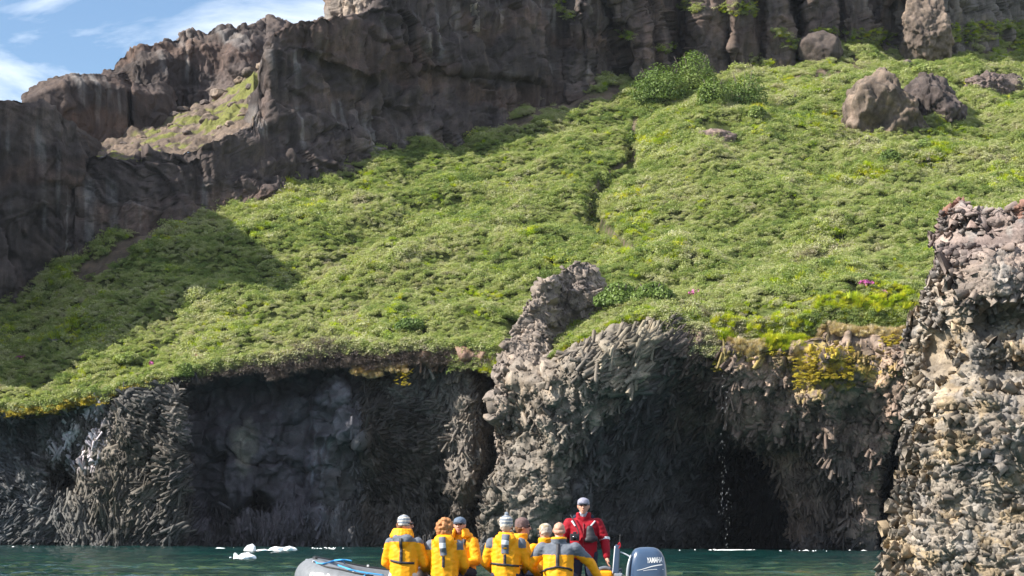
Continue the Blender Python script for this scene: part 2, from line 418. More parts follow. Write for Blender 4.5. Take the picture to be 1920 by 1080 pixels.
# ------------------------------------------------------------------ high cliffs
C_BROWN = np.array([0.068, 0.054, 0.050]); C_GREY = np.array([0.115, 0.108, 0.105]); C_TAN = np.array([0.21, 0.16, 0.12]); C_DARK = np.array([0.045, 0.038, 0.038])
def cliff_disp(seed, big=1.6, mid=0.6, cell=2.6, ribs=0.0, strata=0.5, base=C_BROWN, frac=1.0, oct_=4):
    def f(G, px, py):
        w = G + np.stack([fbm(G / 7, 3, seed + 40 + k) for k in range(3)], -1) * 2.2
        h = G[..., 0] * 0.85 + G[..., 1] * 0.5
        d = big * fbm(w / np.array([9, 9, 16.0]), 4, seed)
        d = d + mid * fbm(G / np.array([1.6, 1.6, 3.2]), oct_, seed + 5, 0.55)
        wz = w[..., 2] + 0.10 * h
        a, r = fracture((w[..., 0] * 0.85 + w[..., 1] * 0.5) / cell, wz / (cell * 1.7), seed + 9, 0.9, 0.30)
        b, r2 = fracture((w[..., 0] * 0.85 + w[..., 1] * 0.5) / cell * 2.7 + 7, wz / (cell * 1.7) * 2.4, seed + 19, 0.9, 0.25)
        amp = 0.5 + 0.9 * ss(-0.2, 0.4, fbm(G / 12, 2, seed + 33))
        d = d + frac * (0.95 * a + 0.42 * b) * amp + 0.12 * fracture((w[..., 0] * 0.85 + w[..., 1] * 0.5) / cell * 6.1 + 3, wz / (cell * 1.7) * 5.0, seed + 29, 0.9, 0.3)[0]
        st = (1 - .8 * ss(960, 1080, px)) * fbm(np.stack([0 * h + 3, h / 40, wz / 3.4], -1), 3, seed + 13)
        d = d + strata * st * 1.6
        if ribs: d = d + ribs * fbm(np.stack([h / 3.6 + 0.02 * w[..., 2], 0 * h + 2, w[..., 2] / 30], -1), 3, seed + 17, 0.5, True)
        # mineral colour: layers, blocks, pale vertical mineral runs
        n = fbm(G / 6, 3, seed + 71)
        col = base[None, None] * (1 + 0.55 * (r[..., None] - 0.5)) * (1 + 0.5 * n[..., None])
        run = ss(0.08, 0.5, fbm(np.stack([h / 1.1, 0 * h, G[..., 2] / 16], -1), 3, seed + 81))
        run = run * ss(-0.1, 0.3, fbm(G / np.array([8, 8, 6.0]), 2, seed + 83))
        col = col * (1 - 0.75 * run[..., None]) + 0.75 * run[..., None] * C_GREY * 1.45
        red = ss(0.05, 0.45, fbm(np.stack([h / 22, 0 * h + 5, wz / 5], -1), 3, seed + 91))
        col = col * (1 - 0.45 * red[..., None]) + 0.45 * red[..., None] * np.array([0.115, 0.072, 0.055])
        return d, np.clip(col, 0.01, 0.6)
    return f
def make_relief(name, mat, *a, **k):
    post = k.pop('post', None)
    G, col, px, py = relief(*a, **k)
    if post: G, col = post(G, col, px, py)
    me = np_mesh(name, G.reshape(-1, 3), [grid_faces(*px.shape)], col.reshape(-1, 3))
    return link(name, me, mat), G, col, px, py

# main wall
TOP = [(140,280),(155,289),(240,291),(330,284),(410,262),(470,236),(476,216),(481,190),(484,165),(488,142),(490,122),(495,104),(499,84),(506,66),(520,54),(560,40),(610,30),(650,26),(690,18),(722,-2),(800,-30),(1000,-55),(1400,-80),(2500,-150)]
def main_Y(px, py, t):
    Y = up_Y(px) - 0.6
    up = np.clip((up_y(px) - py) / 100.0, -1, 5)
    Y = Y + 0.9 * up                                   # batter
    Y = Y + (1 - ss(0, 26, px - 484)) * ss(10, -20, py - 235) * 2.5 * (px > 470)
    # the overhanging upper tier and the shelf line under it, left to centre
    sh = line(px, [(480,150),(560,95),(620,120),(700,150),(760,125),(900,140),(1000,150),(1060,170),(2500,170)])
    tier = ss(8, -10, py - sh) * ss(540, 600, px) * (1 - ss(1000, 1060, px)); Y = Y - 1.6 * tier
    band = ss(6, -6, py - line(px, [(300,330),(420,345),(560,275),(700,240),(860,205),(1000,180)])) * ss(420, 500, px) * (1 - ss(900, 1000, px)); Y = Y + 1.0 * band - 1.0
    # rounded vertical buttresses on the right
    for cx, w, a, lean in [(1085,26,2.2,0),(1130,34,1.6,5),(1190,30,3.4,22),(1240,36,1.2,4),(1335,46,2.6,-8),(1395,26,3.0,0),(1455,40,3.6,0),(1540,48,3.6,6),(1610,34,3.0,4),(1668,30,2.4,0),(1735,46,3.0,8),(1840,70,2.6,0)]:
        x = (px - cx - lean * (py - 80) / 100.0) / w
        Y = Y - 1.5 * a * np.sqrt(np.clip(1 - x * x, 0, 1)) * (0.65 + 0.35 * ss(200, 40, py))
    Y = Y + 4.5 * blob(px, py, 1270, 60, 22, 140) + 4.5 * blob(px, py, 1498, 60, 12, 120) + 3.5 * blob(px, py, 1574, 50, 9, 100) + 1.5 * blob(px, py, 1425, 80, 8, 80)
    Y = Y + 2.5 * blob(px, py, 1690, 40, 30, 60)
    return Y
xs = np.concatenate([np.linspace(140, 480, 120), np.linspace(481, 505, 20), np.linspace(507, 1960, 540), np.linspace(1965, 2450, 36)])
def main_bottom(x): return up_y(x) + 34
def main_post(G, col, px, py):
    # columnar foot of the cliff far right: pale
    k = ss(1640, 1700, px)[..., None] * 0.75; col = col * (1 - k) + k * np.array([0.17, 0.15, 0.13])
    k = (ss(1000, 1240, px) * (1 - ss(1640, 1700, px)))[..., None] * 0.35; col = col * (1 - k) + k * np.array([0.13, 0.10, 0.082])
    return G, col
cliff, CG, CC, cpx, cpy = make_relief('high_cliff', M_CLIFF, xs, lambda x: line(x, TOP), main_bottom, main_Y, 215,
    cliff_disp(101, 0.8, 0.42, 2.7, 0.4, 0.32), cap=[0.4, 1.0, 2, 4, 8, 16, 30, 50], side_r=[2, 6, 14, 30], post=main_post)
tag(cliff, kind='structure')

# left headland: runs on toward the left and the camera outside the frame
def bluff_Y(px, py, t):
    Y = line(px, [(-2200,172),(-900,178),(-500,179),(-330,180),(-260,184),(-200,191),(-130,199),(-60,203.5),(60,206),(175,207.5)])
    Y = Y + 1.2 * t + 0.6 * t * t + 9 * (1 - np.sqrt(np.clip(1 - (np.clip(px - 118, 0, 56) / 58.0) ** 2, 0, 1)))
    return Y
BTOP = [(-2200,-60),(-900,-120),(-500,-190),(-330,-180),(-260,-165),(-200,-110),(-130,30),(-95,130),(-60,170),(0,179),(40,184),(80,193),(110,212),(140,236),(154,262),(164,300),(174,352)]
xs = np.concatenate([np.linspace(-2200, -320, 50), np.linspace(-310, 100, 140), np.linspace(102, 174, 50)])
o, *_ = make_relief('headland', M_CLIFF, xs, lambda x: line(x, BTOP), lambda x: line(x, [(-2200,1050),(-500,1040),(-330,1040),(-200,800),(-60,640),(0,590),(174,500)]), bluff_Y, 180,
    cliff_disp(202, 0.8, 0.4, 3.2, 0.3, 0.3, C_BROWN * 0.85, .65), cap=[0.4, 1.0, 2, 4, 8, 14], side_r=[1, 3, 6, 12])
tag(o, kind='structure')
# great block behind the ledge
def blk_Y(px, py, t): return 226 + 0.045 * (px - 44) + 4 * (1 - np.sqrt(np.clip(1 - ((px - 190) / 150.0) ** 2, 0, 1))) + 1.5 * t + 2.0 * blob(px, py, 243, 220, 6, 90) + 2.5 * ss(0.86, 1.0, t)
o, *_ = make_relief('cliff_block', M_CLIFF, np.linspace(44, 328, 170), lambda x: line(x, [(40,182),(60,170),(84,156),(112,146),(150,141),(200,140),(236,147),(262,157),(300,158),(320,166),(330,190)]),
    lambda x: 300 + 0 * x, blk_Y, 110, cliff_disp(303, 0.5, 0.22, 5.0, 0.1, 0.15, C_BROWN * .8, .45), cap=[0.4, 1.2, 3, 7, 12], side_r=[1, 3, 7], side_l=[1, 3, 7], rise=-0.05)
tag(o, kind='structure')
# skyline ridge behind it
def rdg_Y(px, py, t): return 243 + 0.040 * (px - 200) - 9 * ss(380, 480, px) * (1 - t) + 3 * t + 2.2 * ss(0.8, 1, t) - 2.5 * np.sqrt(np.clip(1 - ((px - 300) / 60.0) ** 2, 0, 1)) - 2.5 * np.sqrt(np.clip(1 - ((px - 420) / 70.0) ** 2, 0, 1)) - 3 * blob(px, py, 470, 110, 50, 40)
o, *_ = make_relief('cliff_ridge', M_CLIFF, np.linspace(150, 640, 260), lambda x: line(x, [(150,150),(186,138),(210,122),(236,98),(250,90),(285,86),(298,80),(334,70),(344,60),(400,52),(460,43),(498,46),(508,36),(520,37),(530,43),(580,38),(640,22)]),
    lambda x: 250 + 0 * x, rdg_Y, 130, cliff_disp(404, 0.8, 0.4, 2.8, 0.4, 0.3, C_BROWN * .95, .65), cap=[0.4, 1.2, 3, 7, 12, 20], side_l=[1, 3, 7])
tag(o, kind='structure')
# pale crag on the skyline at the top
def crag_Y(px, py, t): return 238 + 6 * (1 - np.sqrt(np.clip(1 - (np.clip(640 - px, 0, 30) / 31.0) ** 2, 0, 1)))
o, *_ = make_relief('pale_crag', M_CLIFF, np.linspace(609, 900, 130), lambda x: line(x, [(609,-60),(700,-110),(900,-150)]), lambda x: 60 + 0 * x, crag_Y, 90,
    cliff_disp(505, 0.6, 0.6, 1.6, 0.3, 0.3, np.array([0.30, 0.25, 0.21])), cap=[0.5, 2, 6, 14], side_l=[1, 3, 7])
tag(o, kind='structure')
# sunlit scree ledge between them
def ledge():
    xs = np.linspace(120, 520, 260); t = np.linspace(0, 1, 120)[:, None]
    fy = np.where(xs > 476, 240, line(xs, TOP)) + 9; fY = up_Y(xs) + 0.6 + 10 * ss(474, 486, xs)
    by = line(xs, [(120,268),(160,268),(240,245),(330,212),(400,188),(440,160),(470,132),(500,106),(520,98)]); bY = 243.0 + 0 * xs
    Y = fY[None] + (bY - fY)[None] * t; py = fy[None] + (by - fy)[None] * t ** 0.9
    G = P(np.broadcast_to(xs[None], py.shape), py, Y)
    G[..., 2] += 0.9 * fbm(G / 5, 3, 77) * ss(0, .15, t) + 0.5 * fbm(G / 1.3, 3, 78)
    f, r = fracture(G[..., 0] / 1.4, G[..., 1] / 1.4, 79, 0.5, 0.0); G[..., 2] += 0.35 * f * ss(-.1, .3, fbm(G / 4, 2, 80))
    px, py = proj(G)
    c = np.array([0.125, 0.098, 0.08])[None, None] * (0.75 + 0.5 * r[..., None])
    g = ss(0.0, 0.16, fbm(G / np.array([5.5, 2.2, 4]), 3, 81) + 0.28 * blob(px, py, 420, 190, 70, 35) + 0.2 * blob(px, py, 460, 130, 40, 40) - 0.08)[..., None]
    c = c * (1 - g) + g * np.array([0.13, 0.135, 0.045])
    me = np_mesh('ledge', G.reshape(-1, 3), [grid_faces(*py.shape)], c.reshape(-1, 3))
    tag(link('rock_ledge', me, rock_mat('ledge_scree', 0.95, 0, 1.2, 0.6, 0.1)), kind='structure')
    return G
LG = ledge()
# ------------------------------------------------------------------ sea cliff
base_Y = lambda px: line(px, BASE)
XE = [(560,945),(640,945),(700,935),(850,946),(930,912),(1028,893),(1060,885)]      # left edge of the lit buttress, by row
XR = [(560,1240),(600,1236),(640,1232),(700,1190),(760,1150),(850,1088),(900,1060),(1028,1046),(1060,1044)]
XQ = [(740,1300),(780,1350),(800,1385),(850,1430),(900,1462),(940,1478),(1028,1490),(1060,1492)]
XS = [(700,1500),(800,1525),(850,1545),(900,1570),(950,1592),(1028,1600),(1060,1602)]
XT = [(700,1730),(770,1706),(810,1672),(870,1650),(950,1642),(1060,1634)]
by = lambda py, pts: np.interp(py, [p[0] for p in pts], [p[1] for p in pts])
def wob(px, py, s, a): return a * fbm(np.stack([px / s, py / s, 0 * px + 3], -1), 3, 141)
def sea_off(px, py):
    w = wob(px, py, 40, 14); x = px + w; y = py + wob(px + 500, py, 40, 12)
    ry = rim_y(px); below = ss(8, 26, y - ry)
    o = 0 * px
    # left face with a rounded shoulder
    o = o - 2.0 * blob(x, y, 265, 860, 90, 190, soft=.7) - 1.4 * blob(x, y, 330, 800, 26, 200, soft=.6) + 2.2 * blob(x, y, 120, 850, 70, 90, soft=.8)
    o = o + 7 * blob(x, y, 122, 905, 34, 26, soft=.4) + 2.2 * blob(x, y, 20, 830, 60, 60, soft=.8)
    # square recess
    rec = ss(338, 352, x + 0.06 * (y - 860)) * (1 - ss(560, 640, x)) * below
    o = o + 6.0 * rec - 1.2 * ss(880, 1010, y) * rec
    o = o - 2.2 * blob(x, y, 460, 850, 60, 95, soft=.7) + 7 * blob(x, y, 484, 948, 30, 15, soft=.5) + 1.5 * blob(x, y, 400, 960, 40, 30, soft=.6)
    o = o - 1.0 * blob(x, y, 545, 800, 50, 70, soft=.6)
    mid_ = ss(560, 640, x) * (1 - ss(930, 950, x)) * below
    o = o + 2.2 * mid_ - 1.7 * blob(x, y, 632, 775, 38, 66, soft=.35)
    o = o + 3.5 * blob(x, y, 760, 930, 80, 110, soft=.8) - 1.5 * blob(x, y, 880, 850, 40, 190, soft=.7) + 2.0 * blob(x, y, 835, 940, 22, 90, soft=.6)
    xe = by(py, XE) + w * 0.8
    o = o + 4.5 * ss(xe - 60, xe - 6, px) * (1 - ss(xe - 4, xe + 12, px)) * ss(660, 720, y)
    inb = ss(xe - 4, xe + 14, px)
    xr = by(py, XR) + w
    s = np.clip((px - xe) / np.maximum(xr - xe, 20), 0, 1)
    butt = -4.0 - 2.0 * np.sin(np.pi * np.clip(s * 0.8, 0, 1)) + 0.5 * s
    turn = ss(0, 1, (px - xr) / np.maximum(1330 - xr, 70)); 
    cav = -3.5 + turn * 7.5 * ss(640, 860, y) + ss(0, 1, (px - xr) / 120.0) * 2.0
    right = np.where(px < xr, butt, cav)
    # cave 1
    xq = by(py, XQ) + w * 0.7
    c1 = ss(1270, 1400, x) * (1 - ss(xq - 3, xq + 10, px)) * ss(795, 850, y + 0.10 * (px - 1400))
    right = right + 13.0 * c1
    # right of the cave: pillars and overhang
    H = -2.0 - 4.5 * np.clip((px - 1390) / 330.0, 0, 1) + 2.2 * ss(690, 800, y) + 0.8 * np.sin(px / 28.0)
    H = H + 1.5 * ss(800, 1000, y) + 3.5 * (1 - ss(by(py, XS) - 3, by(py, XS) + 14, px + w)) * ss(800, 850, y)
    H = H + 15 * ss(-3, 14, px + w * .5 - by(py, XT)) * ss(770, 805, y) - 0.8 * blob(x, y, 1640, 930, 40, 160, soft=.6)
    H = H + 0 * x; H = H + 1.2 * blob(x, y, 1500, 700, 30, 50, soft=.6) - 1.5 * blob(x, y, 1440, 760, 60, 60, soft=.6)
    edge = np.where(py > 775, xq, 1345 + (py - 640) * 0.05 + w)
    right = right * (1 - ss(edge - 6, edge + 12, px)) + H * ss(edge - 6, edge + 12, px)
    return o * (1 - inb) + right * inb
def sea_Y(px, py, t):
    Y = base_Y(px) + (rim_Y(px) - base_Y(px)) * (t ** 1.3)
    fade = 1 - 0.7 * ss(0.9, 1.0, t)
    return Y + sea_off(px, py) * fade - 0.7 * ss(.93, .98, t)
def sea_color(px, py, G, r):
    w = wob(px, py, 60, 22); x = px + w; y = py + w * 0.6
    A = np.array
    col = np.zeros(px.shape + (3,)) + A([0.062, 0.060, 0.062])
    def put(m, c, k=1.0):
        nonlocal col
        m = np.clip(m * k, 0, 1)[..., None]; col = col * (1 - m) + m * A(c)
    put(1 - ss(330, 345, x), [0.060, 0.062, 0.064]); put(blob(x, y, 240, 880, 110, 120, soft=.8), [0.10, 0.080, 0.056], .7)
    put(1 - ss(0, 60, x), [0.07, 0.075, 0.085], .6)
    put(ss(340, 350, x) * (1 - ss(590, 620, x)), [0.078, 0.070, 0.084])
    put(blob(x * 1.0, y, 458, 835, 22, 62, soft=.25), [0.17, 0.16, 0.14], .8)
    put(blob(x, y, 632, 775, 38, 62, soft=.25), [0.11, 0.105, 0.12])
    put(blob(x, y, 330, 790, 22, 90, soft=.6), [0.10, 0.088, 0.076], .7)
    put(ss(670, 690, x) * (1 - ss(930, 945, x)), [0.062, 0.052, 0.045])
    put(blob(x, y, 800, 720, 60, 45, soft=.6), [0.17, 0.165, 0.155], .8)
    put(blob(x, y, 890, 780, 55, 150, soft=.7), [0.17, 0.145, 0.12], .9)
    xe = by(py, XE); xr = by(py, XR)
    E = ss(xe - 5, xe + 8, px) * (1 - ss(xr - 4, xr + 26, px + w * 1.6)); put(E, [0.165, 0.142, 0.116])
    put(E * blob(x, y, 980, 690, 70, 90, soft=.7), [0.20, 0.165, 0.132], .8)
    put(blob(x, y, 1190, 655, 55, 60, soft=.7), [0.19, 0.165, 0.12])
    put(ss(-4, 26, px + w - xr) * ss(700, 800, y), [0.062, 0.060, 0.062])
    put(ss(1225, 1300, x) * (1 - ss(790, 860, y)), [0.115, 0.083, 0.065])
    put(ss(1370, 1400, x), [0.17, 0.122, 0.095]); put(ss(1370, 1400, x) * blob(x, y, 1540, 700, 170, 70, soft=.6), [0.26, 0.19, 0.14], .8)
    put(blob(x, y, 1545, 690, 70, 48, soft=.6) * (fbm(G / 0.8, 2, 201) > -0.05), [0.42, 0.32, 0.02], .9)
    put(blob(x, y, 1610, 690, 60, 30, soft=.6) * (fbm(G / 0.8, 2, 203) > .1), [0.38, 0.26, 0.05], .8)
    put(blob(x, y, 1400, 672, 50, 24, soft=.6) * (fbm(G / 0.7, 2, 204) > .1), [0.20, 0.16, 0.02], .8)
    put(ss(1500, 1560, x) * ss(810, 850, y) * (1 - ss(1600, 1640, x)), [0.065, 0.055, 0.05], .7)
    put(ss(1290, 1390, x) * (1 - ss(by(py, XQ) - 3, by(py, XQ) + 10, px + w * .7)) * ss(810, 850, y), [0.018, 0.017, 0.018]); put(ss(-3, 12, px - by(py, XT)) * ss(775, 800, y), [0.016, 0.015, 0.016])  # cave darkness painted: rock colour goes near black inside both openings
    # pale run-off streaks under the left rim
    st = blob(x, y, 150 - (y - 800) * .15, 820, 50, 70, soft=.5) * (fbm(np.stack([px / 9 + py / 22, py / 60, 0 * px], -1), 3, 207) > .05)
    put(st, [0.62, 0.56, 0.60], .8)
    st = blob(x, y, 590, 900, 30, 130, soft=.7) * ss(.0, .4, fbm(np.stack([px / 7, py / 90, 0 * px], -1), 3, 208)); put(st, [0.17, 0.18, 0.21], .6)
    # soil and lichen under the turf
    ry = rim_y(px); soil = (1 - ss(18, 46, y - ry)) * ss(560, 640, x) * (1 - ss(930, 950, x)); put(soil, [0.21, 0.13, 0.09])
    wl = ss(1000, 1016, py); put(wl, [0.03, 0.03, 0.032], .8)
    n = fbm(G / 1.6, 3, 211)
    return np.clip(col * (1 + 0.45 * (r - 0.5))[..., None] * (1 + 0.8 * n)[..., None], 0.004, 0.75)
AX = np.array([(100,800,120,.4),(200,850,100,.5),(290,820,165,.35),(30,880,140,.3),(60,990,28,.15),(150,985,78,.15),(225,980,112,.2),(265,985,48,.1),(300,920,32,.1),(335,1000,50,.1),
    (430,980,95,.3),(560,960,80,.3),(630,900,85,.3),(740,900,145,.2),(700,980,70,.3),(880,740,60,.45),(900,850,82,.4),(800,800,15,.3),(850,960,100,.3),(960,700,120,.8),(1000,850,100,.85),
    (960,970,110,.85),(1060,760,60,.7),(1130,660,42,.15),(1230,620,36,.05),(1200,700,40,.1),(1260,700,50,.2),(1320,680,52,.3),(1280,800,58,.25),(1200,880,70,.3),(1400,700,62,.6),
    (1450,770,70,.6),(1520,680,110,.75),(1620,720,100,.75),(1560,900,78,.25),(1640,900,88,.6),(1680,690,60,.7),(1420,900,80,.3)], float)
def axis_field(px, py):
    d = (px[:, None] - AX[None, :, 0]) ** 2 + (py[:, None] - AX[None, :, 1]) ** 2; w = 1 / (d + 300) ** 1.6; w /= w.sum(1, keepdims=True)
    a = np.radians(AX[:, 2]) * 2; c = w @ np.cos(a); s = w @ np.sin(a); return np.arctan2(s, c) / 2, w @ AX[:, 3]
def sea_disp(G, px, py):
    w = G + np.stack([fbm(G / 3, 2, 150 + k) for k in range(3)], -1) * 0.5
    d = 0.9 * fbm(G / 5.5, 4, 160) + 0.25 * fbm(G / 1.1, 3, 165)
    a, r = fracture(w[..., 0] / 0.9, w[..., 2] / 1.3, 170, .9, .3)
    smooth = ss(345, 360, px) * (1 - ss(660, 690, px)) * ss(700, 715, py)
    amp = 0.42 * (1 - 0.75 * smooth)
    a2, r2 = fracture(w[..., 0] / 3.1, w[..., 2] / 3.8, 175, .8, .2)
    d = d + amp * a + (0.35 + 0.5 * smooth) * a2
    top = ss(-6, 10, py - rim_y(px)); 
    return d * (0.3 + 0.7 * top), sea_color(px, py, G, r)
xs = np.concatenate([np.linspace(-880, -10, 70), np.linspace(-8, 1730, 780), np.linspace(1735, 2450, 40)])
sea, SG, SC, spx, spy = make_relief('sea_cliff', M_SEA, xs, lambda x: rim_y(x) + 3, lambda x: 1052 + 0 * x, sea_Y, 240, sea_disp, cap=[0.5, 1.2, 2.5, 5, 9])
tag(sea, kind='structure')
SN = grid_normals(SG); nf = 240

def sample_on(G, Nn, px, py, rows, xlim, n, seed, dens=None):
    g = np.random.default_rng(seed); nr, nc = px.shape
    out = []; need = n
    while need > 0:
        i = g.uniform(1, rows - 2, need * 2); j = g.uniform(1, nc - 2, need * 2)
        i0 = i.astype(int); j0 = j.astype(int); fi = (i - i0)[:, None]; fj = (j - j0)[:, None]
        W = (G[i0, j0] * (1 - fi) + G[i0 + 1, j0] * fi) * (1 - fj) + (G[i0, j0 + 1] * (1 - fi) + G[i0 + 1, j0 + 1] * fi) * fj
        qx, qy = proj(W); k = (qx > xlim[0]) & (qx < xlim[1])
        if dens is not None: k &= g.uniform(0, 1, len(qx)) < dens(qx, qy)
        idx = np.where(k)[0][:need]; out.append((W[idx], Nn[i0[idx], j0[idx]], qx[idx], qy[idx])); need -= len(idx)
    return [np.concatenate([o[k] for o in out]) for k in range(4)]
def outward(n):
    return np.where(n[:, 1:2] > 0, -n, n)
def clad(parent, G, Nn, px, py, rows, xlim, n, seed, axisf, radf, lenf, colf, mat, dens=None, piece='basalt_column', rest='basalt_columns', sides=5, spread=0.25, n_single=300, sink=0.5):
    W, nn, qx, qy = sample_on(G, Nn, px, py, rows, xlim, n, seed, dens)
    g = np.random.default_rng(seed + 1); nn = outward(nn); nn = nn / np.linalg.norm(nn, axis=1, keepdims=True)
    ph, o = axisf(qx, qy)
    ph = ph + g.normal(0, spread * .4, n) + spread * 2.6 * fbm(np.stack([qx / 80, qy / 80, 0 * qx], -1), 2, seed + 7); o = np.clip(o + g.normal(0, 0.08, n), 0.03, 0.98)
    a = np.stack([np.cos(ph), 0 * ph, np.sin(ph)], -1)
    a = a - 0.8 * (a * nn).sum(1, keepdims=True) * nn; a /= np.linalg.norm(a, axis=1, keepdims=True) + 1e-9
    ax = a * np.sqrt(1 - o * o)[:, None] + nn * o[:, None] + g.normal(0, .03, (n, 3))
    ax /= np.linalg.norm(ax, axis=1, keepdims=True)
    rad = radf(qx, qy, g, n); ln = lenf(qx, qy, o, g, n)
    base = W - ax * (ln * (0.5 + 0.35 * o))[:, None] - nn * (rad * sink)[:, None]
    cols = np.clip(colf(qx, qy, W, g.uniform(0, 1, n)), 0.004, .75)
    return build_prisms(parent, base, ax, rad, ln, cols, mat, piece, rest, sides, seed + 2, n_single)
def sdens(qx, qy):
    d = 1.0 - 1.0 * ss(342, 356, qx) * (1 - ss(650, 690, qx)) * (1 - 0.8 * ss(940, 970, qy))
    d = d * ss(6, 26, qy - rim_y(qx) - 14 * ((qx > 600) & (qx < 930)))
    return d
clad(sea, SG, SN, spx, spy, nf, (-60, 1760), 38000, 401, axis_field,
     lambda x, y, g, n: g.lognormal(-1.98, 0.26, n) * (1 + 0.35 * ((x > 1100) & (x < 1260) & (y < 760)) + .4 * ((x > 1375) & (y < 830)) * g.uniform(0, 1, n) + .3 * ((x > 935) & (x < 1080)) * g.uniform(0, 1, n)),
     lambda x, y, o, g, n: (0.12 + 2.2 * (1 - o) ** 1.5) * g.uniform(.5, 1.3, n),
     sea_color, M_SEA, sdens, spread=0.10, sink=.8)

# ------------------------------------------------------------------ jagged buttress crest standing above the turf
PT = [(925,700),(935,682),(945,655),(958,622),(975,585),(992,560),(1012,538),(1036,520),(1056,508),(1072,495),(1090,487),(1108,487),(1120,500),(1128,522),(1140,540),(1146,575),(1152,620)]
def pin_Y(px, py, t):
    Y = 172.3 + 4.5 * ss(1025, 1060, px) + 3.0 * (1 - np.sqrt(np.clip(1 - ((px - 1020) / 134.0) ** 2, 0, 1))) + 2.2 * t
    return Y + 5 * ss(760, 850, py) - 1.5 * ss(650, 740, py) * (1 - ss(760, 850, py))
def pin_disp(G, px, py):
    a, r = fracture(G[..., 0] / .8, G[..., 2] / .8, 181, .9, .3); b, r2 = fracture(G[..., 0] / 2.4, G[..., 2] / 2.0, 183, .9, .2)
    return 0.8 * fbm(G / 3.5, 4, 185) + .35 * a + .6 * b, np.clip(np.array([0.19, 0.16, 0.138]) * (0.7 + 0.6 * r)[..., None], 0, 1)
pin, PG, PC, ppx, ppy = make_relief('basalt_crest', M_STACK, np.linspace(926, 1151, 170), lambda x: line(x, PT), lambda x: line(x, [(920,860),(1151,860)]), pin_Y, 170, pin_disp,
    cap=[.4, .9, 1.6, 2.4, 3.2], side_l=[.5, 1.2, 2.5], side_r=[.5, 1.2, 2.5, 4])
tag(pin, kind='structure')
PNn = grid_normals(PG)
clad(pin, PG, PNn, ppx, ppy, 172, (930, 1150), 3600, 431, lambda x, y: (np.radians(115 + 0 * x + 30 * np.sin(x / 30)), 0.72 + 0 * x),
     lambda x, y, g, n: g.lognormal(-1.95, 0.34, n), lambda x, y, o, g, n: g.uniform(.15, .7, n),
     lambda x, y, W, r: np.array([0.195, 0.162, 0.14])[None] * (0.55 + 0.8 * r)[:, None], M_STACK)

# ------------------------------------------------------------------ near basalt outcrop at the right
LE = [(375,1795),(384,1780),(400,1774),(450,1762),(500,1764),(560,1742),(590,1724),(625,1704),(700,1712),(760,1706),(820,1706),(900,1696),(960,1689),(1000,1680),(1040,1668),(1080,1655),(1120,1640),(1250,1610)]
OT = [(1790,382),(1800,376),(1812,384),(1830,391),(1845,402),(1858,394),(1872,386),(1890,391),(1920,388),(2000,370),(2200,330),(2500,380),(2700,470)]
def outcrop():
    nr, nc = 470, 380
    t = np.linspace(0, 1, nr)[:, None]; s = np.linspace(0, 1, nc)[None]
    py0 = 1250 + (376 - 1250) * t
    le = np.interp(py0, [p[0] for p in LE], [p[1] for p in LE])
    px = le + (2700 - le) * s ** 1.45
    tp = line(px, OT); py = 1250 + (tp - 1250) * t + 0 * s
    d = np.clip(px - le, 0, 400)
    Y = 59.5 - 0.008 * (px - 1700) + 2.6 * (1 - np.sqrt(np.clip(1 - (np.clip(90 - d, 0, 90) / 91.0) ** 2, 0, 1))) + 2.0 * t
    # hollows, slabs and a shoulder
    Y = Y + 0.8 * blob(px, py, 1762, 660, 34, 55, soft=.4) + 0.8 * blob(px, py, 1885, 605, 60, 38, soft=.5) - 0.9 * blob(px, py, 1830, 520, 90, 60, soft=.7)
    Y = Y - 0.8 * blob(px, py, 1850, 800, 120, 90, soft=.8) + 0.9 * blob(px, py, 1900, 700, 60, 40, soft=.6) + 0.9 * blob(px, py, 1815, 440, 60, 25, soft=.6)
    G = P(px, py, Y)
    c = np.array([.3, .8, 1.6, 3, 5, 8, 12])[:, None, None]
    G = np.concatenate([G, G[-1][None] + c * np.array([0.27, 1, 0.0])], 0)
    c = np.array([8, 5, 3, 1.6, .8, .3])[None, :, None]
    G = np.concatenate([G[:, :1] + c * np.array([0.34, 1, 0]), G], 1)
    px, py = proj(G); n = grid_normals(G)
    for _ in range(3): n[1:-1, 1:-1] = (n[1:-1, 1:-1] + n[:-2, 1:-1] + n[2:, 1:-1] + n[1:-1, :-2] + n[1:-1, 2:]) / 5
    n /= np.linalg.norm(n, axis=-1, keepdims=True) + 1e-9
    w = G + np.stack([fbm(G / 1.2, 2, 250 + k) for k in range(3)], -1) * 0.15
    h = w[..., 0] + 0.5 * w[..., 1]
    a, r = fracture(h / .34, w[..., 2] / .26, 260, .9, .35); b, r2 = fracture(h / 1.1, w[..., 2] / .8, 262, .9, .25); e, r3 = fracture(h / .15, w[..., 2] / .13, 264, .8, .3)
    flat = blob(px, py, 1762, 665, 30, 50, soft=.3)
    d = 0.20 * fbm(G / 2.2, 4, 255) + (.10 * a + .05 * e) * (1 - .8 * flat) + .16 * b
    G2 = G + n * d[..., None]
    col = out_col(px, py, G, r)
    me = np_mesh('basalt_outcrop', G2.reshape(-1, 3), [grid_faces(*px.shape)], col.reshape(-1, 3))
    o = link('basalt_outcrop', me, M_STACK); tag(o, kind='structure')
    return o, G2, px, py
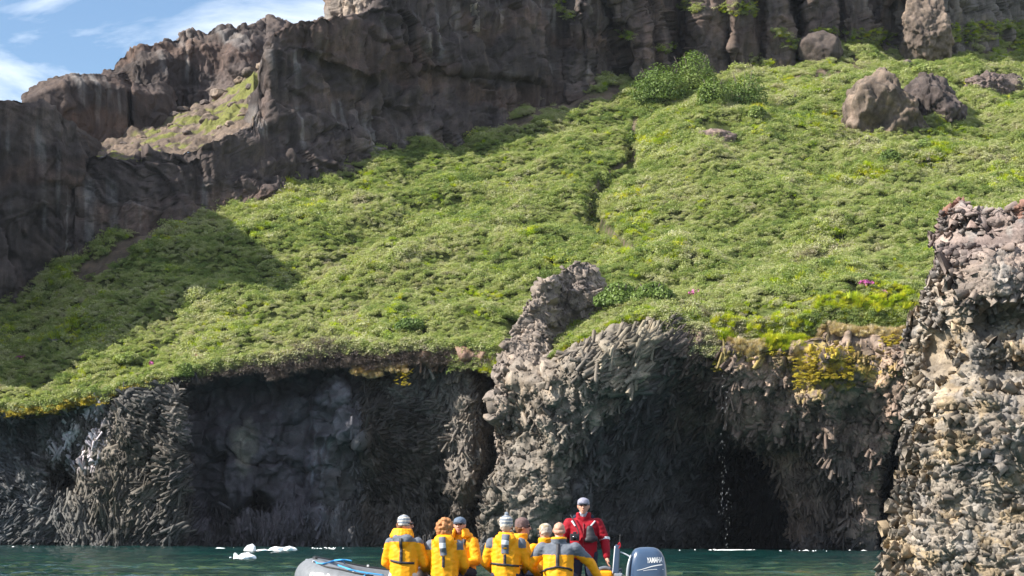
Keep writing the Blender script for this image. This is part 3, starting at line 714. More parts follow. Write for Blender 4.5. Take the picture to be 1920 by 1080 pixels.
def out_col(px, py, G, r):
    n = fbm(G / 0.9, 3, 271); up = (1 - ss(430, 640, py + 40 * n))
    c = np.array([0.27, 0.232, 0.19]) * (1 - up[..., None]) + up[..., None] * np.array([0.235, 0.185, 0.168])
    tan = ss(.05, .3, fbm(G / np.array([1.3, 1.3, .5]), 3, 273)) * ss(560, 640, py); c = c * (1 - .75 * tan[..., None]) + .75 * tan[..., None] * np.array([0.34, 0.255, 0.155])
    red = (1 - ss(405, 430, py)) * ss(.0, .2, fbm(G / .8, 2, 275)); c = c * (1 - red[..., None]) + red[..., None] * np.array([0.33, 0.18, 0.135])
    gr = ss(.1, .35, fbm(G / .7, 2, 277)); c = c * (1 - .6 * gr[..., None]) + .6 * gr[..., None] * np.array([0.26, 0.245, 0.232])
    f = blob(px, py, 1762, 665, 30, 50, soft=.3); c = c * (1 - .7 * f[..., None]) + .7 * f[..., None] * np.array([0.22, 0.175, 0.125])
    wl = ss(1150, 1190, py)[..., None]; c = c * (1 - .7 * wl)
    return np.clip(0.88 * c * (0.78 + 0.44 * r)[..., None] * (1 + 0.4 * n)[..., None], 0.01, .8)
outc, OG, opx, opy = outcrop(); ON = grid_normals(OG)
def oax(x, y):
    ph = np.interp(y, [380, 560, 700, 850, 1000, 1100], [110, 60, 20, -15, -28, -35]); ph = ph + 50 * np.sin(x / 47.0 + y / 90.0) * (y < 800)
    return np.radians(ph), np.interp(y, [380, 600, 760, 900, 1080], [.75, .8, .7, .6, .6])
clad(outc, OG, ON, opx, opy, 472, (1640, 2050), 14000, 501, oax,
     lambda x, y, g, n: g.lognormal(-2.42, 0.38, n), lambda x, y, o, g, n: (.05 + .42 * (1 - o)) * g.uniform(.5, 1.4, n),
     out_col, M_STACK, lambda x, y: 1 - .9 * blob(x, y, 1762, 665, 26, 48, soft=.2), piece='basalt_block', rest='basalt_blocks', sides=5, spread=.3, sink=1.05)
# ------------------------------------------------------------------ vegetation
def leaf_cluster(name, n, rx, rz, leaf, aspect, mat, seed, up=0.45, blades=False, twigs=0):
    g = np.random.default_rng(seed)
    if blades:
        a = g.uniform(0, 6.28, n); r = rx * np.sqrt(g.uniform(0, 1, n)) * .5
        b = np.stack([np.cos(a) * r, np.sin(a) * r, 0 * a - .05], -1); lean = g.uniform(.1, 1.0, n)[:, None]
        d = np.stack([np.cos(a), np.sin(a), 0 * a], -1) * lean * rx; tip = b + d + np.array([0, 0, 1.0]) * (rz * g.uniform(.6, 1.1, n)[:, None] * (1.15 - .5 * lean))
        s = np.stack([-np.sin(a), np.cos(a), 0 * a], -1) * leaf
        mid_ = (b + tip) / 2 + np.array([0, 0, .15 * rz])
        V = np.stack([b - s, b + s, mid_ + s * .8, mid_ - s * .8, tip], 1)
        q = np.array([[0, 1, 2, 3]]); t3 = np.array([[3, 2, 4]]); off = (np.arange(n) * 5)[:, None]
        return link(name, np_mesh(name, V.reshape(-1, 3), [q + off, t3 + off]), mat)
    # a few lobes so that the outline is uneven
    L = 5; lc = g.normal(0, .38, (L, 3)) * np.array([rx, rx, rz * .5]); lc[:, 2] = np.abs(lc[:, 2]); k = g.integers(0, L, n)
    d = g.normal(0, 1, (n, 3)); d[:, 2] = np.abs(d[:, 2]) * .9 + .1; d /= np.linalg.norm(d, axis=1, keepdims=True)
    c = lc[k] + d * np.array([rx, rx, rz]) * .62 * g.uniform(.75, 1.08, (n, 1))
    nrm = d * (1 - up) + g.normal(0, .45, (n, 3)) + np.array([0, 0, up]); nrm /= np.linalg.norm(nrm, axis=1, keepdims=True)
    u = np.cross(nrm, g.normal(0, 1, (n, 3))); u /= np.linalg.norm(u, axis=1, keepdims=True); v = np.cross(nrm, u)
    s = leaf * g.uniform(.7, 1.35, (n, 1))
    V = np.stack([c - u * s, c + v * s * aspect, c + u * s, c - v * s * aspect], 1)
    F_ = [np.arange(4 * n).reshape(n, 4)]
    V = V.reshape(-1, 3)
    if twigs:
        a = g.uniform(0, 6.28, twigs); t = np.stack([np.cos(a), np.sin(a), 0 * a + g.uniform(.5, 1.3, twigs)], -1) * rx * g.uniform(.5, 1.1, (twigs, 1))
        s = np.stack([-np.sin(a), np.cos(a), 0 * a], -1) * .012
        T = np.stack([-s, s, t + s * .5, t - s * .5], 1).reshape(-1, 3); F_.append(len(V) + np.arange(4 * twigs).reshape(twigs, 4)); V = np.concatenate([V, T])
    return link(name, np_mesh(name, V, F_), mat)
def scatter(name, pts, rots, scl, protos, idx=None):
    """instances of the protos (kept in an unlinked collection) on the points, with real depth and one object"""
    c = bpy.data.collections.new(name + '_kinds')
    for p in protos:
        for cc in list(p.users_collection): cc.objects.unlink(p)
        c.objects.link(p)
    me = bpy.data.meshes.new(name); n = len(pts); me.vertices.add(n); me.vertices.foreach_set('co', np.ascontiguousarray(pts, np.float32).ravel())
    a = me.attributes.new('rot', 'FLOAT_VECTOR', 'POINT'); a.data.foreach_set('vector', np.ascontiguousarray(rots, np.float32).ravel())
    a = me.attributes.new('scl', 'FLOAT_VECTOR', 'POINT'); a.data.foreach_set('vector', np.ascontiguousarray(scl, np.float32).ravel())
    a = me.attributes.new('idx', 'INT', 'POINT'); a.data.foreach_set('value', (idx if idx is not None else rng.integers(0, len(protos), n)).astype(np.int32))
    o = bpy.data.objects.new(name, me); COL.objects.link(o)
    ng = bpy.data.node_groups.new(name, 'GeometryNodeTree'); ng.interface.new_socket('Geometry', in_out='INPUT', socket_type='NodeSocketGeometry'); ng.interface.new_socket('Geometry', in_out='OUTPUT', socket_type='NodeSocketGeometry')
    gi = ng.nodes.new('NodeGroupInput'); go = ng.nodes.new('NodeGroupOutput')
    ci = ng.nodes.new('GeometryNodeCollectionInfo'); ci.inputs['Collection'].default_value = c; ci.inputs['Separate Children'].default_value = True; ci.inputs['Reset Children'].default_value = True
    ip = ng.nodes.new('GeometryNodeInstanceOnPoints'); ip.inputs['Pick Instance'].default_value = True
    def att(nm, ty, sock):
        x = ng.nodes.new('GeometryNodeInputNamedAttribute'); x.data_type = ty; x.inputs[0].default_value = nm; ng.links.new(x.outputs[0], sock)
    att('idx', 'INT', ip.inputs['Instance Index']); att('scl', 'FLOAT_VECTOR', ip.inputs['Scale'])
    x = ng.nodes.new('GeometryNodeInputNamedAttribute'); x.data_type = 'FLOAT_VECTOR'; x.inputs[0].default_value = 'rot'
    er = ng.nodes.new('FunctionNodeEulerToRotation'); ng.links.new(x.outputs[0], er.inputs[0]); ng.links.new(er.outputs[0], ip.inputs['Rotation'])
    ng.links.new(gi.outputs[0], ip.inputs['Points']); ng.links.new(ci.outputs[0], ip.inputs['Instance']); ng.links.new(ip.outputs[0], go.inputs[0])
    md = o.modifiers.new('scatter', 'NODES'); md.node_group = ng
    o['kind'] = 'stuff'
    return o
M_WILLOW = leaf_mat('willow_leaves', [(0.14, (0.14, 0.205, 0.055)), (0.36, (0.265, 0.325, 0.095)), (0.55, (0.365, 0.395, 0.165)), (0.76, (0.44, 0.44, 0.265)), (0.95, (0.38, 0.34, 0.25))], rand=0.40, big=0.09, mid=0.5, trans=.4)
M_FRESH = leaf_mat('fresh_leaves', [(0.2, (0.26, 0.36, 0.02)), (0.5, (0.42, 0.50, 0.03)), (0.8, (0.55, 0.53, 0.05))], rand=0.4, trans=.4)
M_DRYG = leaf_mat('dry_grass', [(0.2, (0.36, 0.25, 0.12)), (0.5, (0.55, 0.43, 0.26)), (0.8, (0.70, 0.60, 0.46))], rand=0.5, trans=.3)
M_TWIG = leaf_mat('bare_twigs', [(0.2, (0.07, 0.05, 0.045)), (0.5, (0.13, 0.10, 0.085)), (0.8, (0.20, 0.16, 0.14))], rand=0.5, trans=.1)
M_MOSS = leaf_mat('ochre_moss', [(0.2, (0.24, 0.19, 0.02)), (0.5, (0.42, 0.31, 0.02)), (0.8, (0.50, 0.42, 0.03))], rand=0.5, trans=.2)
M_DARKB = leaf_mat('dark_bush_leaves', [(0.2, (0.09, 0.15, 0.03)), (0.5, (0.16, 0.23, 0.05)), (0.8, (0.24, 0.29, 0.08))], rand=0.4, trans=.25)
M_PINK = plain('pink_petals', (0.55, 0.13, 0.38), .6)
def gnormal(W):
    e = .6; zx = (ground(W[:, 0] + e, W[:, 1]) - ground(W[:, 0] - e, W[:, 1])) / (2 * e); zy = (ground(W[:, 0], W[:, 1] + e) - ground(W[:, 0], W[:, 1] - e)) / (2 * e)
    return zx, zy
OUTC = [(1700,205,95,50),(1345,243,44,24),(1530,82,46,28),(1855,150,60,28)]   # rocks on the slope: px, py, half sizes
def slope_points(n, seed):
    g = np.random.default_rng(seed); Y = g.uniform(163, 285, n); X = g.uniform(-75, 78, n)
    pxa = 960 + X * F / Y
    k = (Y > rim_Y(pxa) + 0.2) & (Y < up_Y(pxa) + 1.5) & (pxa > -230) & (pxa < 2120); X, Y = X[k], Y[k]
    z = ground(X, Y); W = np.stack([X, Y, z], -1); px, py = proj(W)
    return W, px, py, g
W, px, py, g = slope_points(240000, 11)
bare = BARE(px, py) + 0.85 * (1 - ss(5, 9, poly_dist(px, py, GULLY)))
for (cx, cy, rx, ry) in OUTC: bare = np.maximum(bare, blob(px, py, cx, cy, rx * .6, ry * .5, soft=.15))
fresh = 0 * px; nz = fbm(W / 3.0, 3, 300); nb = fbm(W / 9.0, 3, 310)
for (cx, cy, rx, ry, a) in [(1180,450,36,34,1),(1150,425,26,28,.8),(1690,560,70,40,1.0),(1600,600,90,36,.9),(1440,610,100,34,.9),(1740,290,60,26,.9),(1800,262,50,22,.7),(1420,225,16,26,.9),(1210,262,14,12,.8),(1500,590,60,30,.8),(1880,90,60,26,.55),(1480,170,60,20,.4),(260,712,18,12,.9),(1560,232,70,22,.5),(900,600,40,18,.5)]:
    fresh = np.maximum(fresh, a * blob(px, py, cx, cy, rx, ry, soft=.6))
fresh = np.maximum(fresh, 0.75 * (1 - ss(6, 16, poly_dist(px, py, [(1120,385),(1150,430),(1200,470),(1230,500)]))))
fresh = np.maximum(fresh, .55 * ss(.26, .42, nb) * (py > 200)); fresh = np.maximum(fresh, .5 * ss(.3, .45, fbm(W / np.array([2.2, 5, 5]), 3, 333)))
isf = g.uniform(0, 1, len(px)) < fresh * (0.55 + 1.4 * nz)
bare = np.maximum(bare, ss(940, 950, px) * (1 - ss(1036, 1052, px)) * ss(560, 600, py + (1040 - px) * 0.2) * ss(600, 610, py))
keep = g.uniform(0, 1, len(px)) > bare * 1.15
# thinner, lower growth in patches so that gaps of shade open between the shrubs
gap = ss(-.50, -.12, fbm(W / np.array([1.5, 1.5, 1.5]), 2, 320)); keep &= (g.uniform(0, 1, len(px)) < 0.45 + .55 * gap)
shade_low = px < 330
size = (0.33 + 0.30 * g.uniform(0, 1, len(px)) ** 2) * (1 + .5 * np.clip(nb * 2, -.4, .9))
size = size * np.where(py > 560, .85, 1.0)
tall = g.uniform(0, 1, len(px)) < .02; size = np.where(tall, size * 1.5, size)
def put(name, mask, protos, sz, zs=1.0, lift=0.0, label=None):
    Wm = W[mask]; n = len(Wm); zx, zy = gnormal(Wm)
    rot = np.stack([zy * .35 + g.normal(0, .12, n), -zx * .35 + g.normal(0, .12, n), g.uniform(0, 6.28, n)], -1)
    s = sz[mask]; sc = np.stack([s, s, s * zs * g.uniform(.75, 1.35, n)], -1)
    o = scatter(name, Wm + np.array([0, 0, lift]), rot, sc, protos); tag(o, label=label); return o
cl = [leaf_cluster('willow_shrub', 230, 1.0, .85, .105, .5, M_WILLOW, 500 + k, twigs=6) for k in range(6)]
sel = keep & ~isf
idx = np.where(sel)[0]; MAXS = 75000
if len(idx) > MAXS: sel = np.zeros_like(sel); sel[g.choice(idx, MAXS, replace=False)] = True
print('shrubs', sel.sum(), 'of', len(idx))
put('willow_scrub', sel, cl, size, 1.0, .05, 'low grey green willow scrub covering the whole hillside')
fr = [leaf_cluster('fern_clump', 130, 1.0, .8, .15, .4, M_FRESH, 520 + k, .6) for k in range(3)] + [leaf_cluster('grass_tuft', 120, .9, 1.0, .035, 1, M_FRESH, 525 + k, blades=True) for k in range(3)]
sel = keep & isf; idx = np.where(sel)[0]; print('fresh', len(idx))
if len(idx) > 9000: sel = np.zeros_like(sel); sel[g.choice(idx, 9000, replace=False)] = True
put('fresh_growth', sel, fr, size * .85, .9, .02, 'bright yellow green ferns and grass in the wet spots of the slope')
# ------------------------------------------------------------------ plants that hang over the edge of the sea cliff
def rim_strip(name, x0, x1, n, y0, y1, protos, sz, seed, dY=-0.5, label=None, zs=1.0, curve=None):
    g = np.random.default_rng(seed); x = g.uniform(x0, x1, n); d = g.uniform(0, 1, n)
    y = rim_y(x) + y0 + (y1 - y0) * d
    if curve is not None: y = np.interp(x, [p[0] for p in curve], [p[1] for p in curve]) + y0 + (y1 - y0) * d
    W = P(x, y, rim_Y(x) + dY - 0.5 * (y1 > 20) * d + g.normal(0, .15, n))
    s = sz * g.uniform(.6, 1.3, n)
    return W, np.stack([g.normal(.35, .2, n), g.normal(0, .2, n), g.uniform(0, 6.28, n)], -1), np.stack([s, s, s * zs * g.uniform(.7, 1.3, n)], -1)
def join_strips(name, strips, protos, label):
    W = np.concatenate([s[0] for s in strips]); r = np.concatenate([s[1] for s in strips]); c = np.concatenate([s[2] for s in strips])
    tag(scatter(name, W, r, c, protos), label=label)
tw = [leaf_cluster('twig_tangle', 70, 1.0, .8, .02, 6.0, M_TWIG, 540 + k, .2, twigs=40) for k in range(3)]
dg = [leaf_cluster('dry_tuft', 130, .9, .9, .035, 1, M_DRYG, 545 + k, blades=True) for k in range(3)]
ms = [leaf_cluster('moss_cushion', 160, 1.0, .6, .09, .8, M_MOSS, 550 + k, .4) for k in range(3)]
cl2 = [leaf_cluster('willow_shrub', 170, 1.0, .85, .12, .5, M_WILLOW, 560 + k, twigs=6) for k in range(4)]
fr2 = [leaf_cluster('grass_tuft', 130, .9, 1.0, .035, 1, M_FRESH, 570 + k, blades=True) for k in range(3)]
S = rim_strip
join_strips('hanging_scrub', [S('', -60, 345, 700, -8, 6, cl2, .5, 1), S('', 340, 930, 1500, -12, 6, cl2, .5, 2), S('', 840, 935, 160, 0, 40, cl2, .4, 3), S('', 1225, 1350, 420, -14, 34, cl2, .5, 4, dY=-.9),
    S('', 1035, 1225, 260, -8, 3, cl2, .34, 5), S('', 1345, 1720, 900, -44, -1, cl2, .42, 6), S('', 300, 345, 60, -4, 12, cl2, .4, 7)], cl2, 'grey green willow branches hanging over the edge of the sea cliff')
join_strips('bare_branches', [S('', 500, 930, 420, 0, 34, tw, .55, 11), S('', 345, 510, 150, 4, 22, tw, .5, 12), S('', 520, 660, 180, -16, 20, tw, .6, 13), S('', 1240, 1300, 40, 10, 34, tw, .4, 14)], tw, 'bare grey brown branches and roots under the turf edge')
join_strips('dry_grass', [S('', 1366, 1440, 420, -4, 16, dg, .40, 21, dY=-1.3), S('', 1560, 1720, 560, -6, 10, dg, .38, 22, dY=-1.3), S('', 660, 715, 120, 30, 48, dg, .3, 23, dY=-.3), S('', 725, 765, 90, 26, 44, dg, .28, 24, dY=-.3), S('', 1480, 1512, 60, 0, 26, dg, .3, 25, dY=-.9),
    S('', 1530, 1580, 60, -14, 2, dg, .3, 26, dY=-.9)], dg, 'straw coloured dry grass hanging from the turf edge')
join_strips('ochre_moss', [S('', -60, 200, 330, 2, 14, ms, .4, 31), S('', 200, 300, 110, 0, 8, ms, .35, 32), S('', 1440, 1520, 130, 0, 26, ms, .34, 33, dY=-.9), S('', 1490, 1600, 300, 30, 90, ms, .24, 34, dY=-2.6),
    S('', 1340, 1366, 70, 0, 60, ms, .25, 35, dY=-.8), S('', 1650, 1712, 60, 4, 30, ms, .22, 36, dY=-2.2), S('', 1045, 1110, 70, -2, 10, ms, .25, 37), S('', 740, 775, 30, 40, 70, ms, .2, 38), S('', 1555, 1640, 60, 60, 100, ms, .16, 39, dY=-1.6)], ms, 'ochre yellow moss on the rim of the sea cliff')
join_strips('hanging_grass', [S('', 1340, 1372, 120, -14, 20, fr2, .5, 41, dY=-.9), S('', 1340, 1520, 170, -46, 4, fr2, .46, 42, dY=-.5), S('', 1430, 1505, 240, -8, 14, fr2, .42, 43, dY=-1.3), S('', 1530, 1700, 170, -70, -4, fr2, .46, 44, dY=-.4), S('', 900, 940, 80, 10, 40, fr2, .36, 45),
    S('', 1040, 1220, 260, -6, 3, fr2, .28, 46), S('', 150, 330, 90, -4, 6, fr2, .3, 47)], fr2, 'fresh green grass hanging over the cliff edge')

# ------------------------------------------------------------------ single bushes and flowers
def bush(px_, py_, w, h, mat, seed, label, group=None, n=5200, leaf=.13):
    c = locate(px_, py_ + h * .5); k = c[1] / F
    g = np.random.default_rng(seed); rx = w * k * .5; rz = h * k
    L = 14; d = g.normal(0, 1, (L, 3)); d /= np.linalg.norm(d, axis=1, keepdims=True); d[:, 2] = np.abs(d[:, 2])
    lc = d * np.array([rx, rx, rz]) * .55; kk = g.integers(0, L, n)
    dd = g.normal(0, 1, (n, 3)); dd /= np.linalg.norm(dd, axis=1, keepdims=True)
    p = lc[kk] + dd * np.array([rx, rx, rz * .9]) * .42 * g.uniform(.8, 1.1, (n, 1)); p[:, 2] = np.maximum(p[:, 2], -.1)
    nn = dd * .6 + g.normal(0, .4, (n, 3)) + np.array([0, 0, .4]); nn /= np.linalg.norm(nn, axis=1, keepdims=True)
    u = np.cross(nn, g.normal(0, 1, (n, 3))); u /= np.linalg.norm(u, axis=1, keepdims=True); v = np.cross(nn, u); s = leaf * g.uniform(.7, 1.3, (n, 1))
    V = np.stack([p - u * s, p + v * s * .55, p + u * s, p - v * s * .55], 1).reshape(-1, 3)
    root = empty('bush', c, 0); tag(root, label, 'bush', group)
    link('foliage', np_mesh('foliage', V, [np.arange(4 * n).reshape(n, 4)]), mat, root)
    b = g.uniform(0, 6.28, 7); t = np.stack([np.cos(b) * rx * .6, np.sin(b) * rx * .6, 0 * b + rz * .8], -1); o0 = np.zeros((7, 3)) - np.array([0, 0, .4])
    ax = t - o0; Vp, q, cap = prism_arrays(o0, ax, np.full(7, .035), np.linalg.norm(ax, axis=1), 5, seed); off = (np.arange(7) * 10)[:, None]
    link('stem', np_mesh('stem', Vp.reshape(-1, 3), [(q[None] + off[..., None]).reshape(-1, 4), cap[None] + off]), M_TWIG, root)
    return root
bush(1236, 150, 120, 74, M_DARKB, 601, 'wide green bush at the foot of the high cliff, left of the twin bushes')
bush(1298, 132, 116, 92, M_DARKB, 602, 'tall green bush right under the brown cliff buttresses, tallest of the row')
bush(1338, 166, 70, 56, M_DARKB, 603, 'dark shaded bush wedged between the tall bush and the round one')
bush(1394, 160, 96, 84, M_DARKB, 604, 'round dark green bush standing apart at the right end of the row')
bush(1215, 186, 60, 22, M_WILLOW, 605, 'low pale bush where the gully meets the cliff foot')
bush(1640, 158, 60, 18, M_WILLOW, 615, 'low willow growing over the left top of the big outcrop')
bush(1735, 128, 80, 18, M_WILLOW, 619, 'low willow over the dip between the two halves of the big outcrop')
bush(1628, 262, 50, 18, M_WILLOW, 620, 'low willow against the left foot of the big outcrop')
bush(1730, 268, 60, 16, M_DARKB, 630, 'dark low growth at the shaded foot of the big outcrop')
bush(1420, 205, 40, 26, M_DARKB, 606, 'small dark bush beside a bright yellow green hollow')
bush(1165, 548, 110, 44, M_DARKB, 607, 'dark bush in the hollow behind the jagged basalt crest')
bush(1225, 545, 90, 40, M_DARKB, 608, 'dark bush right of the hollow behind the crest')
bush(345, 690, 44, 24, M_DARKB, 609, 'dark rounded bush on the cliff edge above the square recess')
bush(1668, 290, 46, 26, M_DARKB, 610, 'dark bush below the big outcrop at the top of a yellow strip')
bush(1118, 372, 30, 40, M_DARKB, 611, 'shaded bush on the left bank of the gully bend')
bush(1135, 330, 36, 26, M_DARKB, 616, 'dark bush hiding the middle of the gully')
bush(1112, 420, 34, 30, M_DARKB, 617, 'dark bush on the left bank below the gully bend')
bush(1184, 258, 26, 34, M_DARKB, 618, 'narrow dark bush in the upper gully')
bush(1480, 185, 46, 24, M_WILLOW, 612, 'loose pale bush on the upper right slope beside the brown ledges')
bush(770, 605, 64, 22, M_DARKB, 613, 'low dark bush just above the turf edge over the brown soil')
bush(240, 668, 60, 20, M_WILLOW, 614, 'low willow bush at the foot of the shaded slope')
def flowers(px_, py_, w, h, n, seed, label):
    g = np.random.default_rng(seed); c = locate(px_, py_); k = c[1] / F
    root = empty('flower_clump', c); tag(root, label, 'flowers', 'pink flower clumps on the slope')
    p = g.normal(0, .33, (n, 3)) * np.array([w * k, .5, h * k]); p[:, 2] = np.abs(p[:, 2]) + .35
    nn = g.normal(0, 1, (n * 4, 3)); u = np.cross(nn, g.normal(0, 1, (n * 4, 3))); u /= np.linalg.norm(u, axis=1, keepdims=True); v = np.cross(nn, u); v /= np.linalg.norm(v, axis=1, keepdims=True)
    q = np.repeat(p, 4, 0) + g.normal(0, .06, (n * 4, 3)); s = .10
    V = np.stack([q - u * s, q + v * s, q + u * s, q - v * s], 1).reshape(-1, 3)
    link('petals', np_mesh('petals', V, [np.arange(16 * n).reshape(4 * n, 4)]), M_PINK, root)
    o0 = p.copy(); o0[:, 2] = -.3; Vp, qq, cap = prism_arrays(o0, p - o0, np.full(n, .012), p[:, 2] + .3, 4, seed); off = (np.arange(n) * 8)[:, None]
    link('stalks', np_mesh('stalks', Vp.reshape(-1, 3), [(qq[None] + off[..., None]).reshape(-1, 4), cap[None] + off]), M_FRESH, root)
flowers(1624, 540, 16, 7, 34, 621, 'pink flower clump above the dry grass rim near the right outcrop')
flowers(1302, 558, 12, 6, 22, 622, 'pink flower clump right of the dark hollow behind the crest')
flowers(1655, 556, 8, 4, 8, 623, 'few faint pink flowers among the yellow green ferns')
flowers(283, 690, 10, 4, 8, 624, 'sparse pink flowers on the turf near the left cliff edge')
flowers(372, 676, 9, 4, 8, 625, 'pair of faint pink flowers above the square recess')
flowers(40, 676, 10, 4, 7, 626, 'faint pink flowers in the shaded turf at far left')

# ------------------------------------------------------------------ rocks that stand on the slope and the ledge
def boulder(name, c, r, seed, alb, label, cat='rock', group=None, sub=5, cuts=16, rz=0.0, mat=None, amp=.10, cell=.0):
    bm = bmesh.new(); bmesh.ops.create_icosphere(bm, subdivisions=sub, radius=1)
    V = np.array([v.co[:] for v in bm.verts]); Fa = np.array([[v.index for v in f.verts] for f in bm.faces]); bm.free()
    g = np.random.default_rng(seed)
    for _ in range(cuts):
        n = g.normal(0, 1, 3); n /= np.linalg.norm(n); d = g.uniform(.62, .92); e = np.maximum(V @ n - d, 0); V = V - e[:, None] * n * .92
    R_ = np.array(r); Q = V * R_
    cth, sth = math.cos(rz), math.sin(rz); Q = np.stack([Q[:, 0] * cth - Q[:, 1] * sth, Q[:, 0] * sth + Q[:, 1] * cth, Q[:, 2]], -1)
    nn = Q / (np.linalg.norm(Q, axis=1, keepdims=True) + 1e-9); m = float(np.mean(R_))
    Q = Q + nn * (amp * m * fbm(Q / m * 1.7 + seed, 5, seed, .6))[:, None]
    rr = 0.5 + 0 * Q[:, 0]
    if cell:
        a, rr = fracture((Q[:, 0] + .6 * Q[:, 1]) / cell, Q[:, 2] / cell / 1.4, seed, .9, .35); Q = Q + nn * (a * cell * .35)[:, None]
    col = np.array(alb)[None] * (.8 + .4 * rr[:, None]) * (1 + .5 * fbm(Q / m * 2.5, 3, seed + 3)[:, None])
    o = link(name, np_mesh(name, Q, [Fa], np.clip(col, .01, .7), smooth=False), mat or M_CLIFF); o.location = c; tag(o, label, cat, group); return o
def on_ground(px_, py_, w, h, depth=1.0, sink=.35):
    c = locate(px_, py_ + h * .4); k = c[1] / F; return c + np.array([0, w * k * .3, h * k * (0.5 - sink)]), (w * k * .5, w * k * .5 * depth, h * k * .62)
c, r = on_ground(1675, 208, 160, 128, .8, .42); c[1] += 4; c[2] += 1.2; r = (r[0] * 1.1, 8.5, r[2] * 1.45); boulder('rock_outcrop', c, r, 701, (0.125, 0.098, 0.078), 'large sunlit basalt outcrop bulging from the upper right slope', sub=6, cuts=10, cell=.42, amp=.2)
c, r = on_ground(1765, 190, 110, 110, .9, .42); c[1] += 5; c[2] += 1.0; r = (r[0] * 1.1, 7.5, r[2] * 1.4); boulder('rock_outcrop', c, r, 702, (0.075, 0.06, 0.055), 'shaded right half of the big outcrop on the upper slope', sub=6, cuts=8, cell=.6, amp=.2)  # shade of this side is put into a darker rock colour
c, r = on_ground(1348, 243, 84, 40, .9, .5); boulder('rock_outcrop', c, r, 703, (0.17, 0.125, 0.11), 'small brown rock hump surrounded by scrub in mid slope', sub=5, amp=.18)
c, r = on_ground(1535, 84, 86, 62, .9); boulder('rock_outcrop', c + np.array([0, -3, 0]), r, 704, (0.085, 0.068, 0.06), 'dark smooth boulder leaning on the foot of the high cliff', sub=5, cuts=8, amp=.1)
c, r = on_ground(1860, 152, 110, 50, .9); boulder('rock_outcrop', c, r, 705, (0.13, 0.10, 0.09), 'brown broken outcrop near the right edge with dark hollows', sub=6, cuts=12, cell=.6, amp=.22)
c, r = on_ground(1905, 150, 70, 50, .9); boulder('rock_outcrop', c, r, 706, (0.10, 0.08, 0.072), 'dark rock at the right edge of the picture behind the brown outcrop', sub=5, cell=.6, amp=.2)
c, r = on_ground(1722, 60, 110, 130, .7, .25); boulder('rock_outcrop', c + np.array([0, -6, 1.0]), r, 707, (0.16, 0.125, 0.10), 'tan pointed crag of small columns against the high cliff at upper right', sub=6, cuts=9, cell=.5, amp=.16)
c, r = on_ground(1700, 115, 40, 16, .9); boulder('rock_outcrop', c, r, 708, (0.14, 0.11, 0.095), 'flat stone above the big outcrop on the turf', sub=4)
c, r = on_ground(1115, 395, 20, 22, .9); boulder('rock_outcrop', c, r, 709, (0.13, 0.11, 0.10), 'small stone in the bed of the gully', sub=4)
c, r = on_ground(100, 632, 26, 16, .9); boulder('rock_outcrop', c, r, 710, (0.14, 0.13, 0.12), 'grey stone in the shaded slope at left', sub=4)
# loose blocks on the sunlit ledge
_lp = [proj(LG[::3, ::3])]; LW = LG[::3, ::3].reshape(-1, 3); lx, ly = _lp[0][0].ravel(), _lp[0][1].ravel()
def on_ledge(x, y):
    k = np.argmin((lx - x) ** 2 + (ly - y) ** 2); return LW[k]
LB = [(395,222,52,26),(330,212,26,14),(366,204,20,12),(440,196,30,16),(472,182,26,22),(492,178,24,20),(300,244,18,10),(350,246,22,9),(412,240,14,8),(262,255,24,10),(230,268,16,8),(430,228,18,12),(455,215,20,12),(385,182,22,12),(410,160,38,22),(438,138,26,16),(462,118,30,18),(478,100,26,16),
        (345,190,30,12),(205,274,14,7),(285,262,12,7),(318,232,12,8),(462,238,16,9),(425,176,16,10),(495,130,22,18),(470,160,18,12)]
ORD = ['first', 'second', 'third', 'fourth', 'fifth', 'sixth', 'seventh', 'eighth', 'ninth', 'tenth', 'eleventh', 'twelfth', 'thirteenth']
_o = sorted(range(len(LB)), key=lambda k: LB[k][0])
def ledge_label(k):
    x, y, w, h = LB[k]; r = _o.index(k)
    size = 'large' if w >= 28 else 'middle sized' if w >= 20 else 'small'; tone = ['brown', 'dark', 'pale'][k % 3]
    n, side = (r, 'left') if r < 13 else (len(LB) - 1 - r, 'right')
    return f'{size} {tone} boulder on the sunlit ledge, {ORD[n]} from its {side} end'
for k, (x, y, w, h) in enumerate(LB):
    c = on_ledge(x, y + h * .4); kk = c[1] / F; r = (w * kk * .5, w * kk * .45, h * kk * .6)
    lab = ledge_label(k)
    boulder('ledge_boulder', c + np.array([0, 0, h * kk * .12]), r, 730 + k, [(0.16, 0.125, 0.10), (0.11, 0.09, 0.08), (0.20, 0.16, 0.13)][k % 3], lab, 'boulder', 'boulders on the sunlit ledge', sub=4, cuts=12, amp=.14)

